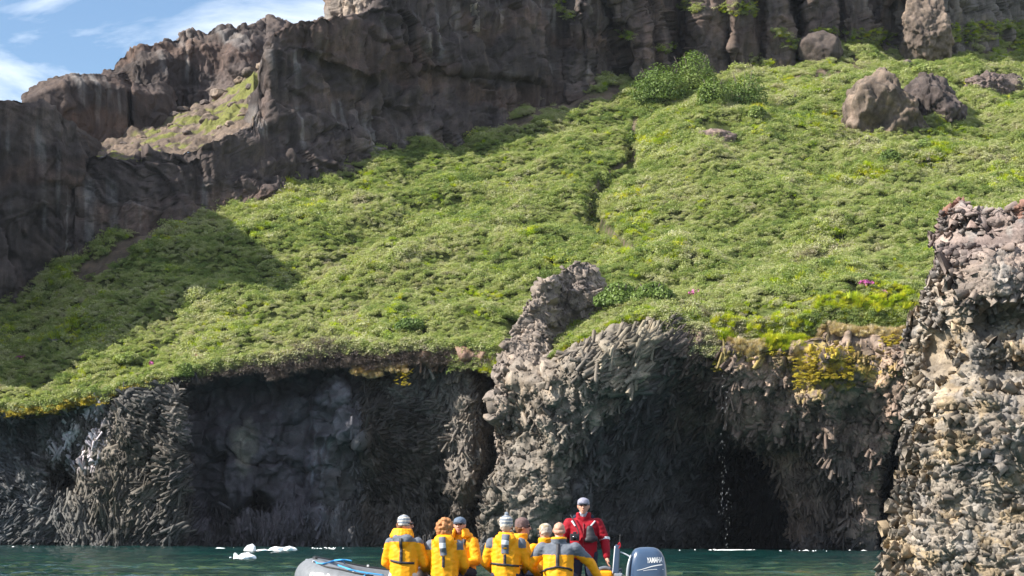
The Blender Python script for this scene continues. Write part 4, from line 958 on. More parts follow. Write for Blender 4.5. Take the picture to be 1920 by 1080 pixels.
# ------------------------------------------------------------------ drifting ice, falling water, foam
def ice_mat():
    m, nt, b = new_mat('glacier_ice'); wp = world_pos(nt); n = noise(nt, 5, 5, .6, wp)
    nt.links.new(ramp(nt, n, [(.3, (.62, .72, .78)), (.55, (.86, .89, .92)), (.8, (.93, .94, .95))]), b.inputs['Base Color']); b.inputs['Roughness'].default_value = .35
    b.inputs['Subsurface Weight'].default_value = .3; b.inputs['Subsurface Radius'].default_value = (.3, .5, .6); b.inputs['Subsurface Scale'].default_value = .3
    bp = N(nt, 'ShaderNodeBump'); bp.inputs['Strength'].default_value = .5; bp.inputs['Distance'].default_value = .1; nt.links.new(n, bp.inputs['Height']); nt.links.new(bp.outputs[0], b.inputs['Normal'])
    return m
M_ICE = ice_mat()
def ice(px_, py_, blobs, seed, label):
    """py_ is the water line; blobs are (dx, width, height, lean) in photograph pixels"""
    b0 = (540 - py_) / F; Y = 160.0
    for _ in range(30):
        z = P(px_, py_, Y)[2]; Y = Y + z * 60; Y = min(max(Y, 20), 230)
    c = P(px_, py_, Y); c[2] = 0; k = c[1] / F
    Vs, Fs = [], []; o = 0; g = np.random.default_rng(seed)
    bm = bmesh.new(); bmesh.ops.create_icosphere(bm, subdivisions=4, radius=1); U = np.array([v.co[:] for v in bm.verts]); Fa = np.array([[v.index for v in f.verts] for f in bm.faces]); bm.free()
    for (dx, w, h, lean) in blobs:
        V = U.copy()
        for _ in range(9):
            n = g.normal(0, 1, 3); n /= np.linalg.norm(n); e = np.maximum(V @ n - g.uniform(.6, .9), 0); V = V - e[:, None] * n
        V = V * np.array([w * k * .5, w * k * .4, h * k]); V[:, 0] += np.maximum(V[:, 2], 0) * lean; V[:, 0] *= 1 - .45 * np.clip(V[:, 2] / (h * k), 0, 1) * (h > 12)
        V += (V / (np.linalg.norm(V, axis=1, keepdims=True) + 1e-6)) * (fbm(V * 1.8 + dx, 4, seed) * .12)[:, None]
        V[:, 0] += dx * k; Vs.append(V); Fs.append(Fa + o); o += len(V)
    ob = link('ice_floe', np_mesh('ice_floe', np.concatenate(Vs), [np.concatenate(Fs)]), M_ICE); ob.location = c; tag(ob, label, 'ice', 'pieces of drifting ice'); return ob
ice(468, 1033, [(0, 24, 17, .45)], 801, 'white fin shaped ice piece standing behind the flat one')
ice(522, 1033, [(-32, 30, 4, 0), (0, 44, 8, 0), (22, 34, 10, .1), (8, 26, 9, 0)], 802, 'long low white ice floe with a lumpy right end')
ice(461, 1047, [(0, 42, 9, 0), (-14, 14, 12, -.3), (10, 20, 8, 0)], 803, 'nearest white ice lump with a small horn on its left')
ice(411, 1029, [(0, 20, 2.5, 0)], 804, 'thin flat ice sliver left of the fin shaped piece')
ice(433, 1046, [(0, 6, 2, 0)], 805, 'tiny ice crumb left of the nearest lump')
ice(884, 1028, [(0, 26, 9, .2)], 806, 'small white ice piece seen between the seated passengers')
ice(9, 1022, [(0, 18, 2, 0)], 807, 'thin ice sliver at the far left under the cliff')
def falling_water():
    g = np.random.default_rng(811); n = 90; t = g.uniform(0, 1, n) ** .8
    x = 1356 + 3 * t + g.normal(0, 1, n) * (1.2 + 4.5 * t); y = 655 + 375 * t
    W = P(x, y, 166.2 + 0 * x) + g.normal(0, .08, (n, 3)) * (1 + t[:, None]); W[:, 2] = np.maximum(W[:, 2], .02)
    L = g.uniform(.04, .16, n); rad = g.uniform(.003, .009, n)
    V, q, cap = prism_arrays(W, np.tile([[0, 0, 1.0]], (n, 1)), rad, L, 4, 812); off = (np.arange(n) * 8)[:, None]
    o = link('waterfall', np_mesh('waterfall', V.reshape(-1, 3), [(q[None] + off[..., None]).reshape(-1, 4), cap[None] + off]), plain('falling_water', (.45, .48, .5), .15, .8)); tag(o, 'thin trickle of water falling in drops past the cave', kind='stuff')
    # foam along the foot of the cliff
    x = np.concatenate([g.normal(1375, 16, 60), g.uniform(1200, 1660, 14), g.uniform(0, 900, 9), g.normal(1520, 14, 14), g.normal(620, 14, 14)]); n = len(x)
    Yw = 172 - g.uniform(0, 14, n); Yw[:60] = g.normal(166.5, 1.2, 60)
    W = np.stack([(x - 960) / F * Yw, Yw, 0 * x + .02], -1)
    s = g.lognormal(-3.0, .5, n)[:, None]; s[:60] *= 1.8
    a = np.arange(6) * np.pi / 3; ring = np.stack([np.cos(a) * 1.8, np.sin(a), 0 * a], -1)
    V = W[:, None] + ring[None] * s[..., None] * g.uniform(.7, 1.3, (n, 6, 1)); top = W + np.array([0, 0, .06])
    V = np.concatenate([V, top[:, None]], 1); tri = np.array([[k, (k + 1) % 6, 6] for k in range(6)]); off = (np.arange(n) * 7)[:, None, None]
    o = link('sea_foam', np_mesh('sea_foam', V.reshape(-1, 3), [(tri[None] + off).reshape(-1, 3)]), plain('foam', (.8, .82, .84), .7)); tag(o, 'white foam and brash along the foot of the sea cliff', kind='stuff')
falling_water()

# green tufts that grow on shelves of the high cliff
def cliff_greens():
    g = np.random.default_rng(901); G = CG; nn = grid_normals(G); W, Nn, qx, qy = sample_on(G, nn, cpx, cpy, 215, (1000, 1910), 26000, 902)
    d = 0 * qx
    for (cx, cy, rx, ry) in [(1392,18,34,12),(1300,12,20,10),(1468,66,16,10),(1500,84,30,8),(1640,66,40,9),(1610,84,40,10),(1800,70,60,10),(1056,22,12,14),(1166,66,14,8),(1420,118,20,10),(1860,52,60,10),(1560,60,30,6),(1250,90,14,10)]:
        d = np.maximum(d, blob(qx + 8 * np.sin(qy / 7), qy, cx, cy, rx, ry, soft=.5))
    k = g.uniform(0, 1, len(qx)) < d * .9; W = W[k]; n = len(W); s = .5 * g.uniform(.5, 1.2, n)
    cl3 = [leaf_cluster('shelf_tuft', 150, 1.0, .8, .12, .5, M_WILLOW, 910 + j) for j in range(3)] + [leaf_cluster('shelf_grass', 110, .9, .8, .035, 1, M_FRESH, 915, blades=True)]
    tag(scatter('cliff_greenery', W + np.array([0, -.2, 0]), np.stack([g.normal(.3, .2, n), g.normal(0, .2, n), g.uniform(0, 6.28, n)], -1), np.stack([s, s, s * .8], -1), cl3), label='green tufts growing on shelves of the high cliff')
cliff_greens()
# ------------------------------------------------------------------ inflatable boat
YB = 30.0
def bx(px): return (px - 960) / F * YB
def tube_mesh(name, pts, rads, mat, parent, sides=24, cap=True, smooth=True, sub=4):
    pts = np.array(pts, float); rads = np.array(rads, float); n0 = len(pts)
    # Catmull-Rom
    t = np.linspace(0, n0 - 1, (n0 - 1) * sub + 1); i = np.clip(t.astype(int), 0, n0 - 2); f = (t - i)[:, None]
    p0 = pts[np.clip(i - 1, 0, n0 - 1)]; p1 = pts[i]; p2 = pts[i + 1]; p3 = pts[np.clip(i + 2, 0, n0 - 1)]
    Q = .5 * ((2 * p1) + (-p0 + p2) * f + (2 * p0 - 5 * p1 + 4 * p2 - p3) * f * f + (-p0 + 3 * p1 - 3 * p2 + p3) * f ** 3)
    r = rads[i] * (1 - f[:, 0]) + rads[i + 1] * f[:, 0]
    T = np.gradient(Q, axis=0); T /= np.linalg.norm(T, axis=1, keepdims=True) + 1e-9
    up = np.array([0, 0, 1.0]) if abs(T[0, 2]) < .9 else np.array([0, 1.0, 0])
    U = []; u = np.cross(T[0], up); u /= np.linalg.norm(u)
    for k in range(len(Q)):
        u = u - T[k] * (u @ T[k]); u /= np.linalg.norm(u) + 1e-9; U.append(u.copy())
    U = np.array(U); W_ = np.cross(T, U); a = np.arange(sides) * 2 * np.pi / sides
    V = Q[:, None] + (np.cos(a)[None, :, None] * U[:, None] + np.sin(a)[None, :, None] * W_[:, None]) * r[:, None, None]
    m = len(Q); idx = np.arange(m * sides).reshape(m, sides); nx = np.roll(idx, -1, 1)
    F_ = [np.stack([idx[:-1], nx[:-1], nx[1:], idx[1:]], -1).reshape(-1, 4)]
    if cap: F_ += [idx[0][None, ::-1], idx[-1][None]]
    o = link(name, np_mesh(name, V.reshape(-1, 3), F_, smooth=smooth), mat, parent); return o
def box(name, c, s, mat, parent, bev=.01, rot=(0, 0, 0), seg=2, taper=None):
    bm = bmesh.new(); bmesh.ops.create_cube(bm, size=1)
    for v in bm.verts:
        v.co = Vector((v.co.x * s[0], v.co.y * s[1], v.co.z * s[2]))
        if taper and v.co.z > 0: v.co.x *= taper[0]; v.co.y *= taper[1]
    if bev: bmesh.ops.bevel(bm, geom=bm.edges[:], offset=bev, segments=seg, affect='EDGES', profile=.6)
    me = bpy.data.meshes.new(name); bm.to_mesh(me); bm.free()
    for p in me.polygons: p.use_smooth = False
    o = link(name, me, mat, parent); o.location = c; o.rotation_euler = rot; return o
M_HYP = plain('grey_hypalon', (0.155, 0.165, 0.18), .5, .4, nz=.18, nscale=14, bump=.15)
M_BLK = plain('black_rubber', (0.02, 0.02, 0.022), .55)
M_ROPE = plain('blue_rope', (0.05, 0.30, 0.62), .7)
M_WHITE = plain('white_paint', (0.8, 0.8, 0.8), .5)
M_ALU = plain('aluminium', (0.5, 0.51, 0.53), .35, .5, .8)
M_BLUE = plain('engine_blue', (0.035, 0.07, 0.135), .28, .5, nz=.06, nscale=6, coat=.6)
M_SILV = plain('engine_silver', (0.35, 0.38, 0.42), .35, .5, .3)
M_RED = plain('red_cloth', (0.29, 0.006, 0.017), .75, .25, nz=.12, nscale=10, bump=.3)
M_YEL = plain('yellow_cloth', (0.83, 0.34, 0.004), .62, .3, nz=.10, nscale=9, bump=.35)
M_GRY = plain('grey_cloth', (0.12, 0.135, 0.165), .7, .25, nz=.12, nscale=12, bump=.25)
M_NAVY = plain('navy_cloth', (0.018, 0.024, 0.05), .75, .2, nz=.2, nscale=10, bump=.3)
M_STRAP = plain('black_strap', (0.025, 0.024, 0.03), .6)
M_REFL = plain('silver_reflective', (0.6, 0.62, 0.66), .35)
M_SKIN = plain('skin', (0.52, 0.27, 0.19), .5, .4, nz=.08, nscale=12)
M_GLASS = plain('dark_lens', (0.012, 0.012, 0.014), .12, .6)
boat = empty('inflatable_boat', (0, YB, 0)); tag(boat, 'grey inflatable boat carrying passengers, with blue rope on its raised bow', 'boat')
CL = [(bx(1262), -.80, .50), (bx(1235), -.80, .47), (bx(1180), -.80, .44), (bx(1040), -.80, .43), (bx(900), -.80, .44), (bx(800), -.80, .47), (bx(730), -.78, .53), (bx(670), -.70, .60), (bx(625), -.50, .68), (bx(600), -.22, .735),
      (bx(594), .05, .75), (bx(603), .32, .735), (bx(630), .58, .69), (bx(675), .76, .62), (bx(735), .84, .56), (bx(800), .86, .50), (bx(900), .86, .46), (bx(1040), .86, .44), (bx(1180), .86, .45), (bx(1235), .86, .48), (bx(1262), .86, .51)]
RD = [.06, .19] + [.265] * 17 + [.19, .06]
hull = tube_mesh('tube', CL, RD, M_HYP, boat, 32, sub=6)
nearrub = tube_mesh('rubbing_strake', [(x * 1.003, y - (.268 if y < 0 else -.268) * (1 if abs(y) > .4 else abs(y) * 2), z) for x, y, z in CL[2:9]], [.022] * 7, M_BLK, boat, 8)
tube_mesh('rubbing_strake', [(x, y, z + .262) for x, y, z in CL[9:16]], [.030] * 7, M_BLK, boat, 8)
box('deck', (bx(930), .03, .17), (3.9, 1.25, .06), M_GRY, boat, .01)
keel = tube_mesh('keel', [(bx(1170), .03, .02), (bx(900), .03, -.02), (bx(740), .03, .05), (bx(650), .03, .28), (bx(612), .03, .5)], [.42, .42, .36, .26, .12], M_BLK, boat, 20)
box('transom', (bx(1166), .03, .45), (.06, 1.1, .62), M_ALU, boat, .01)
for yy, k0 in ((-.80, 1), (.86, 1)):
    for px_ in (760, 880, 1000, 1120):
        box('tube_patch', (bx(px_), yy, .705), (.16, .22, .012), M_BLK, boat, .004)
box('tow_ring', (bx(581), .05, .985), (.05, .05, .035), M_ALU, boat, .01)
rp = [(578,1050,.0),(585,1055,-.1),(604,1057,-.25),(622,1050,-.35),(640,1046,-.40),(652,1048,-.46),(668,1056,-.52),(690,1063,-.62),(722,1068,-.70),(760,1072,-.75)]
def bp_(px_, py_, dy): w = P(px_, py_, YB + dy); return (w[0], dy, w[2])
dg_ = bpy.context.evaluated_depsgraph_get()
hb = BVHTree.FromPolygons([v.co[:] for v in hull.data.vertices], [tuple(p.vertices) for p in hull.data.polygons])
def on_tube(px_, py_, lift=.012):
    c = Vector(CAM) - boat.location; w = Vector(P(px_, py_, YB)) - boat.location; d = (w - c).normalized()
    h = hb.ray_cast(c, d); return (h[0] - d * lift if h[0] else w)
rope = empty('mooring_rope', (0, YB, 0)); tag(rope, 'bright blue rope looped along the bow tube of the boat', 'rope')
tube_mesh('rope_strand', [on_tube(*q) for q in [(588,1052),(598,1057),(612,1056),(624,1052),(636,1050),(648,1050),(660,1052)]], [.013] * 7, M_ROPE, rope, 8)
tube_mesh('rope_strand', [on_tube(*q) for q in [(640,1050),(646,1056),(640,1062),(634,1066)]], [.010] * 4, M_ROPE, rope, 8)
tube_mesh('rope_strand', [on_tube(*q) for q in [(634,1060),(650,1066),(668,1071),(690,1075),(720,1079)]], [.015] * 5, M_ROPE, rope, 8)
tube_mesh('rope_strand', [on_tube(*q) for q in [(690,1076),(684,1079),(682,1084)]], [.011] * 3, M_ROPE, rope, 8)
tube_mesh('grab_line', [on_tube(*q, .02) for q in [(588,1053),(610,1062),(640,1068),(670,1075),(700,1080)]], [.012] * 5, M_BLK, boat, 8)
for (a_, b_) in ((588, 1053), (662, 1073), (690, 1061)):
    w = on_tube(a_, b_, .01); box('grommet', w, (.03, .03, .03), M_WHITE, boat, .006)
def lettering(name, txt, height, target_fn, mat, parent, spacing=1.0, bold=.0, shear=0.0):
    cu = bpy.data.curves.new('t', 'FONT'); cu.body = txt; cu.size = 1; cu.offset = bold; cu.space_character = spacing; cu.shear = shear
    to = bpy.data.objects.new('t', cu); COL.objects.link(to); bpy.context.view_layer.update()
    me = bpy.data.meshes.new_from_object(to.evaluated_get(bpy.context.evaluated_depsgraph_get())); bpy.data.objects.remove(to)
    bm = bmesh.new(); bm.from_mesh(me); bmesh.ops.triangulate(bm, faces=bm.faces[:]); bmesh.ops.subdivide_edges(bm, edges=bm.edges[:], cuts=1)
    w = max(v.co.x for v in bm.verts); h = .69
    for v in bm.verts: v.co = Vector(target_fn(v.co.x / w, v.co.y / h))
    bm.to_mesh(me); bm.free(); return link(name, me, mat, parent)
# the visible first letters on the bow tube
lettering('hull_letters', 'SEA', .2, lambda u, v: on_tube(580 + 46 * u, 1096 + 8 * u - 27 * v + 4 * (1 - u), .006), M_WHITE, boat, .95, .02)

# ------------------------------------------------------------------ outboard engine
eng = empty('outboard_motor', (bx(1213), YB, 0)); tag(eng, 'blue grey outboard motor with white lettering at the stern of the boat', 'motor')
def cowl():
    # side outline in x (across the picture) by z; lofted rings
    zs = [.62, .66, .72, .80, .92, 1.04, 1.12, 1.165, 1.185, 1.19]
    xl = [-.26, -.275, -.28, -.275, -.262, -.235, -.205, -.165, -.10, -.02]; xr = [.26, .275, .28, .277, .268, .245, .205, .155, .10, .04]
    yd = [.20, .215, .225, .225, .215, .20, .175, .14, .09, .03]
    n = 36; a = np.arange(n) * 2 * np.pi / n; V = []
    for z, l, r, d in zip(zs, xl, xr, yd):
        c = np.sign(np.cos(a)) * np.abs(np.cos(a)) ** .55; s = np.sign(np.sin(a)) * np.abs(np.sin(a)) ** .6
        V.append(np.stack([(l + r) / 2 + c * (r - l) / 2, s * d, z + 0 * a + .015 * c * 0], -1))
    V = np.array(V); m = len(zs); idx = np.arange(m * n).reshape(m, n); nx = np.roll(idx, -1, 1)
    me = np_mesh('cowling', V.reshape(-1, 3), [np.stack([idx[:-1], nx[:-1], nx[1:], idx[1:]], -1).reshape(-1, 4), idx[-1][None]], smooth=True)
    return link('cowling', me, M_BLUE, eng)
cw = cowl()
cb = BVHTree.FromPolygons([v.co[:] for v in cw.data.vertices], [tuple(p.vertices) for p in cw.data.polygons])
def on_cowl(px_, py_, lift=.006):
    c = Vector(CAM) - eng.location; w = Vector(P(px_, py_, YB - .2)) - eng.location; d = (w - c).normalized(); h = cb.ray_cast(c, d)
    return h[0] - d * lift if h[0] else w
lettering('engine_letters', 'YAMAHA', .07, lambda u, v: on_cowl(1213 + 29 * u, 1055.5 - 9.5 * v - 1.5 * u), M_WHITE, eng, 1.0, .03, .1)
def stripe(pts, w0, w1):
    n = len(pts); V = []
    for k, (x, y) in enumerate(pts):
        w = w0 + (w1 - w0) * k / (n - 1); V += [on_cowl(x, y - w / 2), on_cowl(x, y + w / 2)]
    return np_mesh('stripe', np.array([v[:] for v in V]), [np.array([[2 * k, 2 * k + 2, 2 * k + 3, 2 * k + 1] for k in range(n - 1)])])
link('stripe', stripe([(1194,1069.5),(1202,1068),(1212,1065),(1222,1062),(1232,1060),(1242,1058.5)], .6, 2.2), M_WHITE, eng)
link('stripe', stripe([(1206,1070),(1216,1068.5),(1228,1067.5),(1244,1067.5)], .6, 1.0), M_WHITE, eng)
box('lower_pan', (0, 0, .575), (.50, .40, .10), M_SILV, eng, .03)
box('pan_gap', (0, 0, .628), (.545, .435, .012), M_BLK, eng, .003)
tube_mesh('edge_trim', [(-.262, -.16, .66), (-.278, -.17, .80), (-.262, -.16, .95), (-.225, -.14, 1.08)], [.02, .022, .02, .012], M_SILV, eng, 8)
box('midsection', (0, 0, .2), (.22, .16, .70), M_BLUE, eng, .04)
box('gearcase', (.03, 0, -.35), (.42, .10, .12), M_BLUE, eng, .04); box('skeg', (.05, 0, -.50), (.16, .03, .20), M_BLUE, eng, .008)
box('cavitation_plate', (.05, 0, -.18), (.42, .22, .015), M_BLUE, eng, .004)
box('clamp_bracket', (-.30, 0, .52), (.12, .26, .34), M_ALU, eng, .02)
for k in range(3):
    o = box('propeller_blade', (.26, .09 * math.sin(k * 2.094), -.35 + .09 * math.cos(k * 2.094)), (.03, .05, .15), M_SILV, eng, .006, (-k * 2.094, .5, 0))
# raised tiller with its throttle grip, kill cord and a whip on top
X0 = bx(1157) - bx(1213)
box('tiller_arm', (X0, -.02, 1.02), (.085, .07, .40), M_BLUE, eng, .014, (0, R(4), 0), taper=(.8, .8))
tube_mesh('tiller_grip', [(X0 - .05, -.03, .82), (X0 - .035, -.03, 1.0), (X0 - .02, -.03, 1.2)], [.012, .014, .012], M_REFL, eng, 8)
tube_mesh('tiller_tip', [(X0 + .03, 0, 1.2), (X0 + .045, 0, 1.27), (X0 + .05, 0, 1.36)], [.012, .010, .007], M_BLK, eng, 8)
tube_mesh('kill_cord', [(X0 + .02, -.04, 1.16), (X0 + .05, -.05, 1.20), (X0 + .04, -.04, 1.25), (X0 + .01, -.04, 1.20)], [.009] * 4, M_RED, eng, 6)
tube_mesh('shift_rod', [(X0 + .05, -.02, 1.12), (X0 + .14, -.02, 1.08), (X0 + .20, -.02, 1.04), (X0 + .24, 0, .98)], [.012] * 4, M_REFL, eng, 6)
tube_mesh('shift_rod', [(X0 + .20, -.02, 1.05), (X0 + .19, -.02, .90), (X0 + .18, 0, .70)], [.012] * 3, M_ALU, eng, 6)
box('steering_bracket', (X0 + .02, 0, .76), (.12, .12, .14), M_ALU, eng, .02)
yb = empty('dry_bag', (bx(1136), YB + .1, .62)); tag(yb, 'small yellow bag on the boat between the guide and the raised tiller', 'bag')
box('bag_body', (0, 0, .12), (.22, .2, .24), M_YEL, yb, .06, seg=3); tube_mesh('bag_roll', [(-.08, 0, .255), (0, 0, .275), (.08, 0, .255)], [.03] * 3, M_GRY, yb, 8)
gb = empty('rope_pile', (bx(1146), YB + .25, .62)); tag(gb, 'heap of pale rope beside the small yellow bag at the stern', 'rope')
for k in range(4): tube_mesh('rope_coil', [(.10 * math.cos(a) + .02 * k, .08 * math.sin(a), .16 + .025 * k + .02 * math.sin(3 * a + k)) for a in np.linspace(0, 6.0, 12)], [.018] * 12, [M_REFL, M_ROPE, M_REFL, M_GRY][k], gb, 6)

# ------------------------------------------------------------------ people
def ico(sub=2):
    bm = bmesh.new(); bmesh.ops.create_icosphere(bm, subdivisions=sub, radius=1)
    V = np.array([v.co[:] for v in bm.verts]); Fa = np.array([[v.index for v in f.verts] for f in bm.faces]); bm.free(); return V, Fa
ICV, ICF = ico(2)
def fuse(name, hulls, voxel, mat, parent, smooth=4, wrinkle=0.0, seed=0, decim=None):
    """one continuous skin over overlapping tapered volumes: each entry is a list of (centre, radii) hulled together"""
    bm = bmesh.new()
    for hl in hulls:
        vs = []
        for c, r in hl:
            r = np.array(r if hasattr(r, '__len__') else (r, r, r)); vs += [bm.verts.new(Vector(v * r + np.array(c))) for v in ICV]
        if len(hl) == 1:
            for f in ICF: bm.faces.new([vs[i] for i in f])
        else:
            res = bmesh.ops.convex_hull(bm, input=vs); bad = list({g_ for g_ in res['geom_interior'] if isinstance(g_, bmesh.types.BMVert)})
            bmesh.ops.delete(bm, geom=bad, context='VERTS')
    me = bpy.data.meshes.new('tmp'); bm.to_mesh(me); bm.free()
    o = bpy.data.objects.new('tmp', me); COL.objects.link(o)
    m = o.modifiers.new('r', 'REMESH'); m.mode = 'VOXEL'; m.voxel_size = voxel
    s = o.modifiers.new('s', 'SMOOTH'); s.iterations = smooth; s.factor = .5
    if decim: dm = o.modifiers.new('d', 'DECIMATE'); dm.ratio = decim
    bpy.context.view_layer.update()
    me2 = bpy.data.meshes.new_from_object(o.evaluated_get(bpy.context.evaluated_depsgraph_get())); bpy.data.objects.remove(o)
    V = np.empty(len(me2.vertices) * 3, np.float32); me2.vertices.foreach_get('co', V); V = V.reshape(-1, 3).astype(float)
    if wrinkle:
        Nn = np.empty(len(V) * 3, np.float32); me2.vertices.foreach_get('normal', Nn); Nn = Nn.reshape(-1, 3)
        V = V + Nn * (wrinkle * fbm(V / np.array([.11, .11, .06]), 3, seed, ridge=True))[:, None]
        me2.vertices.foreach_set('co', V.astype(np.float32).ravel())
    me2.polygons.foreach_set('use_smooth', np.ones(len(me2.polygons), bool))
    ob = link(name, me2, mat, parent)
    return ob, V
def lerp3(a, b, t): return tuple(a[k] * (1 - t) + b[k] * t for k in range(3))
def hand(wrist, elbow, curl=.5, side=1):
    w = np.array(wrist); d = w - np.array(elbow); d /= np.linalg.norm(d)
    up = np.array([0, 0, 1.0]); sx = np.cross(d, up);
    if np.linalg.norm(sx) < .3: sx = np.array([0, 1.0, 0])
    sx /= np.linalg.norm(sx); nrm = np.cross(sx, d)
    if abs(d[2]) > .7: nrm = np.array([-side * 1.0, 0, 0]); sx = np.cross(d, nrm)
    H = [[(w, .027), (w + d * .05, (.032, .032, .030))], [(w + d * .035 + sx * .022, .016), (w + d * .09 + sx * .026, .013), (w + d * .09 - sx * .026, .012), (w + d * .035 - sx * .02, .016)]]
    for k, (o, L) in enumerate([(-.027, .060), (-.009, .072), (.009, .068), (.027, .052)]):
        b = w + d * .085 + sx * o; m = b + (d * math.cos(curl) - nrm * math.sin(curl)) * L * .5; e = m + (d * math.cos(curl * 2.1) - nrm * math.sin(curl * 2.1)) * L * .5
        H.append([(b, .0095), (m, .009)]); H.append([(m, .009), (e, .0078)])
    b = w + d * .025 - sx * .026; m = b - sx * .028 + d * .03 - nrm * .008; e = m + d * .03 - nrm * .014
    H.append([(b, .013), (m, .0115)]); H.append([(m, .0115), (e, .0095)])
    return H
def rotz(p, a): c, s = math.cos(a), math.sin(a); return np.array([p[0] * c - p[1] * s, p[0] * s + p[1] * c, p[2]])
def person(loc, rz, pose, label, jacket=M_YEL, cat='person'):
    """local frame: faces +Y, z=0 at the seat (or at the soles when standing)"""
    root = empty('person', loc, rz); tag(root, label, cat)
    st = pose.get('stand', False); hz = .90 if st else .10
    lean = pose.get('lean', 0.0); wide = pose.get('wide', 1.0)
    def T(x, y, z):                       # torso point leaning forward about the hip
        zz = z; return (x * wide, y + math.sin(lean) * zz, hz + math.cos(lean) * zz)
    hip = [(-.10, 0, hz), (.10, 0, hz)]
    if st: knee = [(-.11, .03, .48), (.12, .03, .48)]; ank = [(-.12, -.01, .09), (.14, -.01, .09)]; toe = [(-.13, .15, .04), (.16, .15, .04)]
    else: knee = [(-.16, .44, .13), (.16, .44, .13)]; ank = [(-.17, .46, -.34), (.17, .46, -.34)]; toe = [(-.18, .64, -.41), (.18, .64, -.41)]
    sh = [T(-.185, 0, .43), T(.185, 0, .43)]
    el = pose.get('elbow', [T(-.27, .06, .17), T(.27, .06, .17)]); wr = pose.get('wrist', [T(-.20, .30, .06), T(.20, .30, .06)])
    nk = T(0, .01, .52); hd = np.array(T(0, .035, .68)) + np.array([pose.get('hx', 0), math.sin(lean) * -.02, 0])
    yaw = pose.get('yaw', 0.0)
    def Hh(x, y, z): return tuple(hd + rotz((x, y, z), yaw))
    # body: head, neck, trunk, limbs, hands - one surface
    B = [[(Hh(0, -.015, .025), (.078, .092, .085)), (Hh(0, .01, -.02), (.070, .085, .075))], [(Hh(0, .02, -.03), (.064, .072, .06)), (Hh(0, .052, -.095), (.036, .034, .026))],
         [(Hh(0, .088, .012), (.011, .011, .014)), (Hh(0, .108, -.028), (.017, .015, .012))], [(Hh(0, .076, -.066), (.026, .018, .013))], [(Hh(-.03, .076, .032), (.026, .016, .011)), (Hh(.03, .076, .032), (.026, .016, .011))],
         [(Hh(-.079, -.005, -.01), (.011, .022, .032))], [(Hh(.079, -.005, -.01), (.011, .022, .032))], [(nk, (.058, .058, .05)), (Hh(0, -.01, -.06), (.056, .060, .05))],
         [(T(0, 0, .05), (.15, .11, .1)), (T(0, 0, .38), (.155, .10, .1))], [(T(-.13, 0, .44), .06), (T(.13, 0, .44), .06)]]
    for k in (0, 1):
        s = -1 if k == 0 else 1
        B += [[(sh[k], .055), (el[k], .042)], [(el[k], .042), (wr[k], .028)], [(hip[k], .085), (knee[k], .058)], [(knee[k], .056), (ank[k], .038)], [(ank[k], .042), (toe[k], .032)]]
        B += hand(wr[k], el[k], pose.get('curl', .5), s)
    body, _ = fuse('body', B, .0085, M_SKIN, root, 2, decim=.36)
    # jacket
    jr = pose.get('jr', 1.0)
    J = [[(T(0, .0, -.03), (.195 * jr, .165 * jr, .07)), (T(0, 0, .10), (.20 * jr, .160 * jr, .10))], [(T(0, 0, .10), (.20 * jr, .160 * jr, .10)), (T(0, 0, .32), (.205 * jr, .15 * jr, .12))],
         [(T(0, 0, .32), (.205 * jr, .15 * jr, .12)), (T(-.13, 0, .43), (.09, .095, .075)), (T(.13, 0, .43), (.09, .095, .075))], [(T(0, 0, .46), (.12, .09, .06)), (nk, (.082, .085, .04))]]
    if pose.get('collar', True):
        for a in np.linspace(0, 2 * np.pi, 25)[:-1]:
            if math.sin(a) > .75: continue
            q = np.array(nk) + np.array([.080 * math.cos(a), .078 * math.sin(a), .0]); J.append([(q, (.024, .024, .03)), (q + np.array([.012 * math.cos(a), .012 * math.sin(a), .055]), .018)])
    if pose.get('hood'):
        hdw = pose['hood']; J.append([(T(-.07, -.09, .50), (.075, .06, .05 * hdw)), (T(.07, -.09, .50), (.075, .06, .05 * hdw)), (T(0, -.135, .44), (.08, .045, .075 * hdw))])
    for k in (0, 1):
        cuff = lerp3(el[k], wr[k], .93)
        J += [[(sh[k], .086 * jr), (lerp3(sh[k], el[k], .5), .078 * jr)], [(lerp3(sh[k], el[k], .5), .078 * jr), (el[k], .070)], [(el[k], .070), (cuff, .050)]]
    jk, JV = fuse('jacket', J, .013, jacket, root, 3, .006, int(abs(loc[0]) * 100) % 97)
    jb = BVHTree.FromPolygons([tuple(v) for v in JV], [tuple(p.vertices) for p in jk.data.polygons])
    # shoulder panels in grey
    if pose.get('yoke'):
        jk.data.materials.append(M_GRY); zt = pose['yoke']
        for p in jk.data.polygons:
            c = p.center; q = Vector((c.x / wide, c.y, c.z)); zz = (c.z - hz) / math.cos(lean) if lean < 1 else c.z
            drop = .10 * max(0, abs(q.x) - .16) / .1 * 0.5
            if pose.get('yoke_mode', 'full') == 'full': inn = zz > zt - drop * .4 and zz < .56
            else: inn = zz > zt and abs(q.x) > .17 and zz < .56 and abs(q.x) < .26
            if inn: p.material_index = 1
    def strap(name, pts, w, mat, dirn, lift=.008, thick=.008):
        """pts: (x, z above hip); the band is laid onto the jacket along dirn"""
        n = 26; pts = np.array(pts, float); t = np.linspace(0, len(pts) - 1, n); x = np.interp(t, range(len(pts)), pts[:, 0]); z = np.interp(t, range(len(pts)), pts[:, 1])
        dx = np.gradient(x); dz = np.gradient(z); L = np.hypot(dx, dz) + 1e-9; nx_, nz_ = -dz / L, dx / L
        A = []; d = Vector(dirn).normalized()
        for k in range(n):
            row = []
            for s in (-1, 1):
                q = Vector(T(x[k] + s * nx_[k] * w / 2, 0, z[k] + s * nz_[k] * w / 2)); h = jb.ray_cast(q - d * 1.0, d, 1.2)
                row.append(np.array(h[0] - d * lift) if h[0] else (A[-1][0 if s < 0 else 1] if A else np.array(q - d * .16)))
            A.append(row)
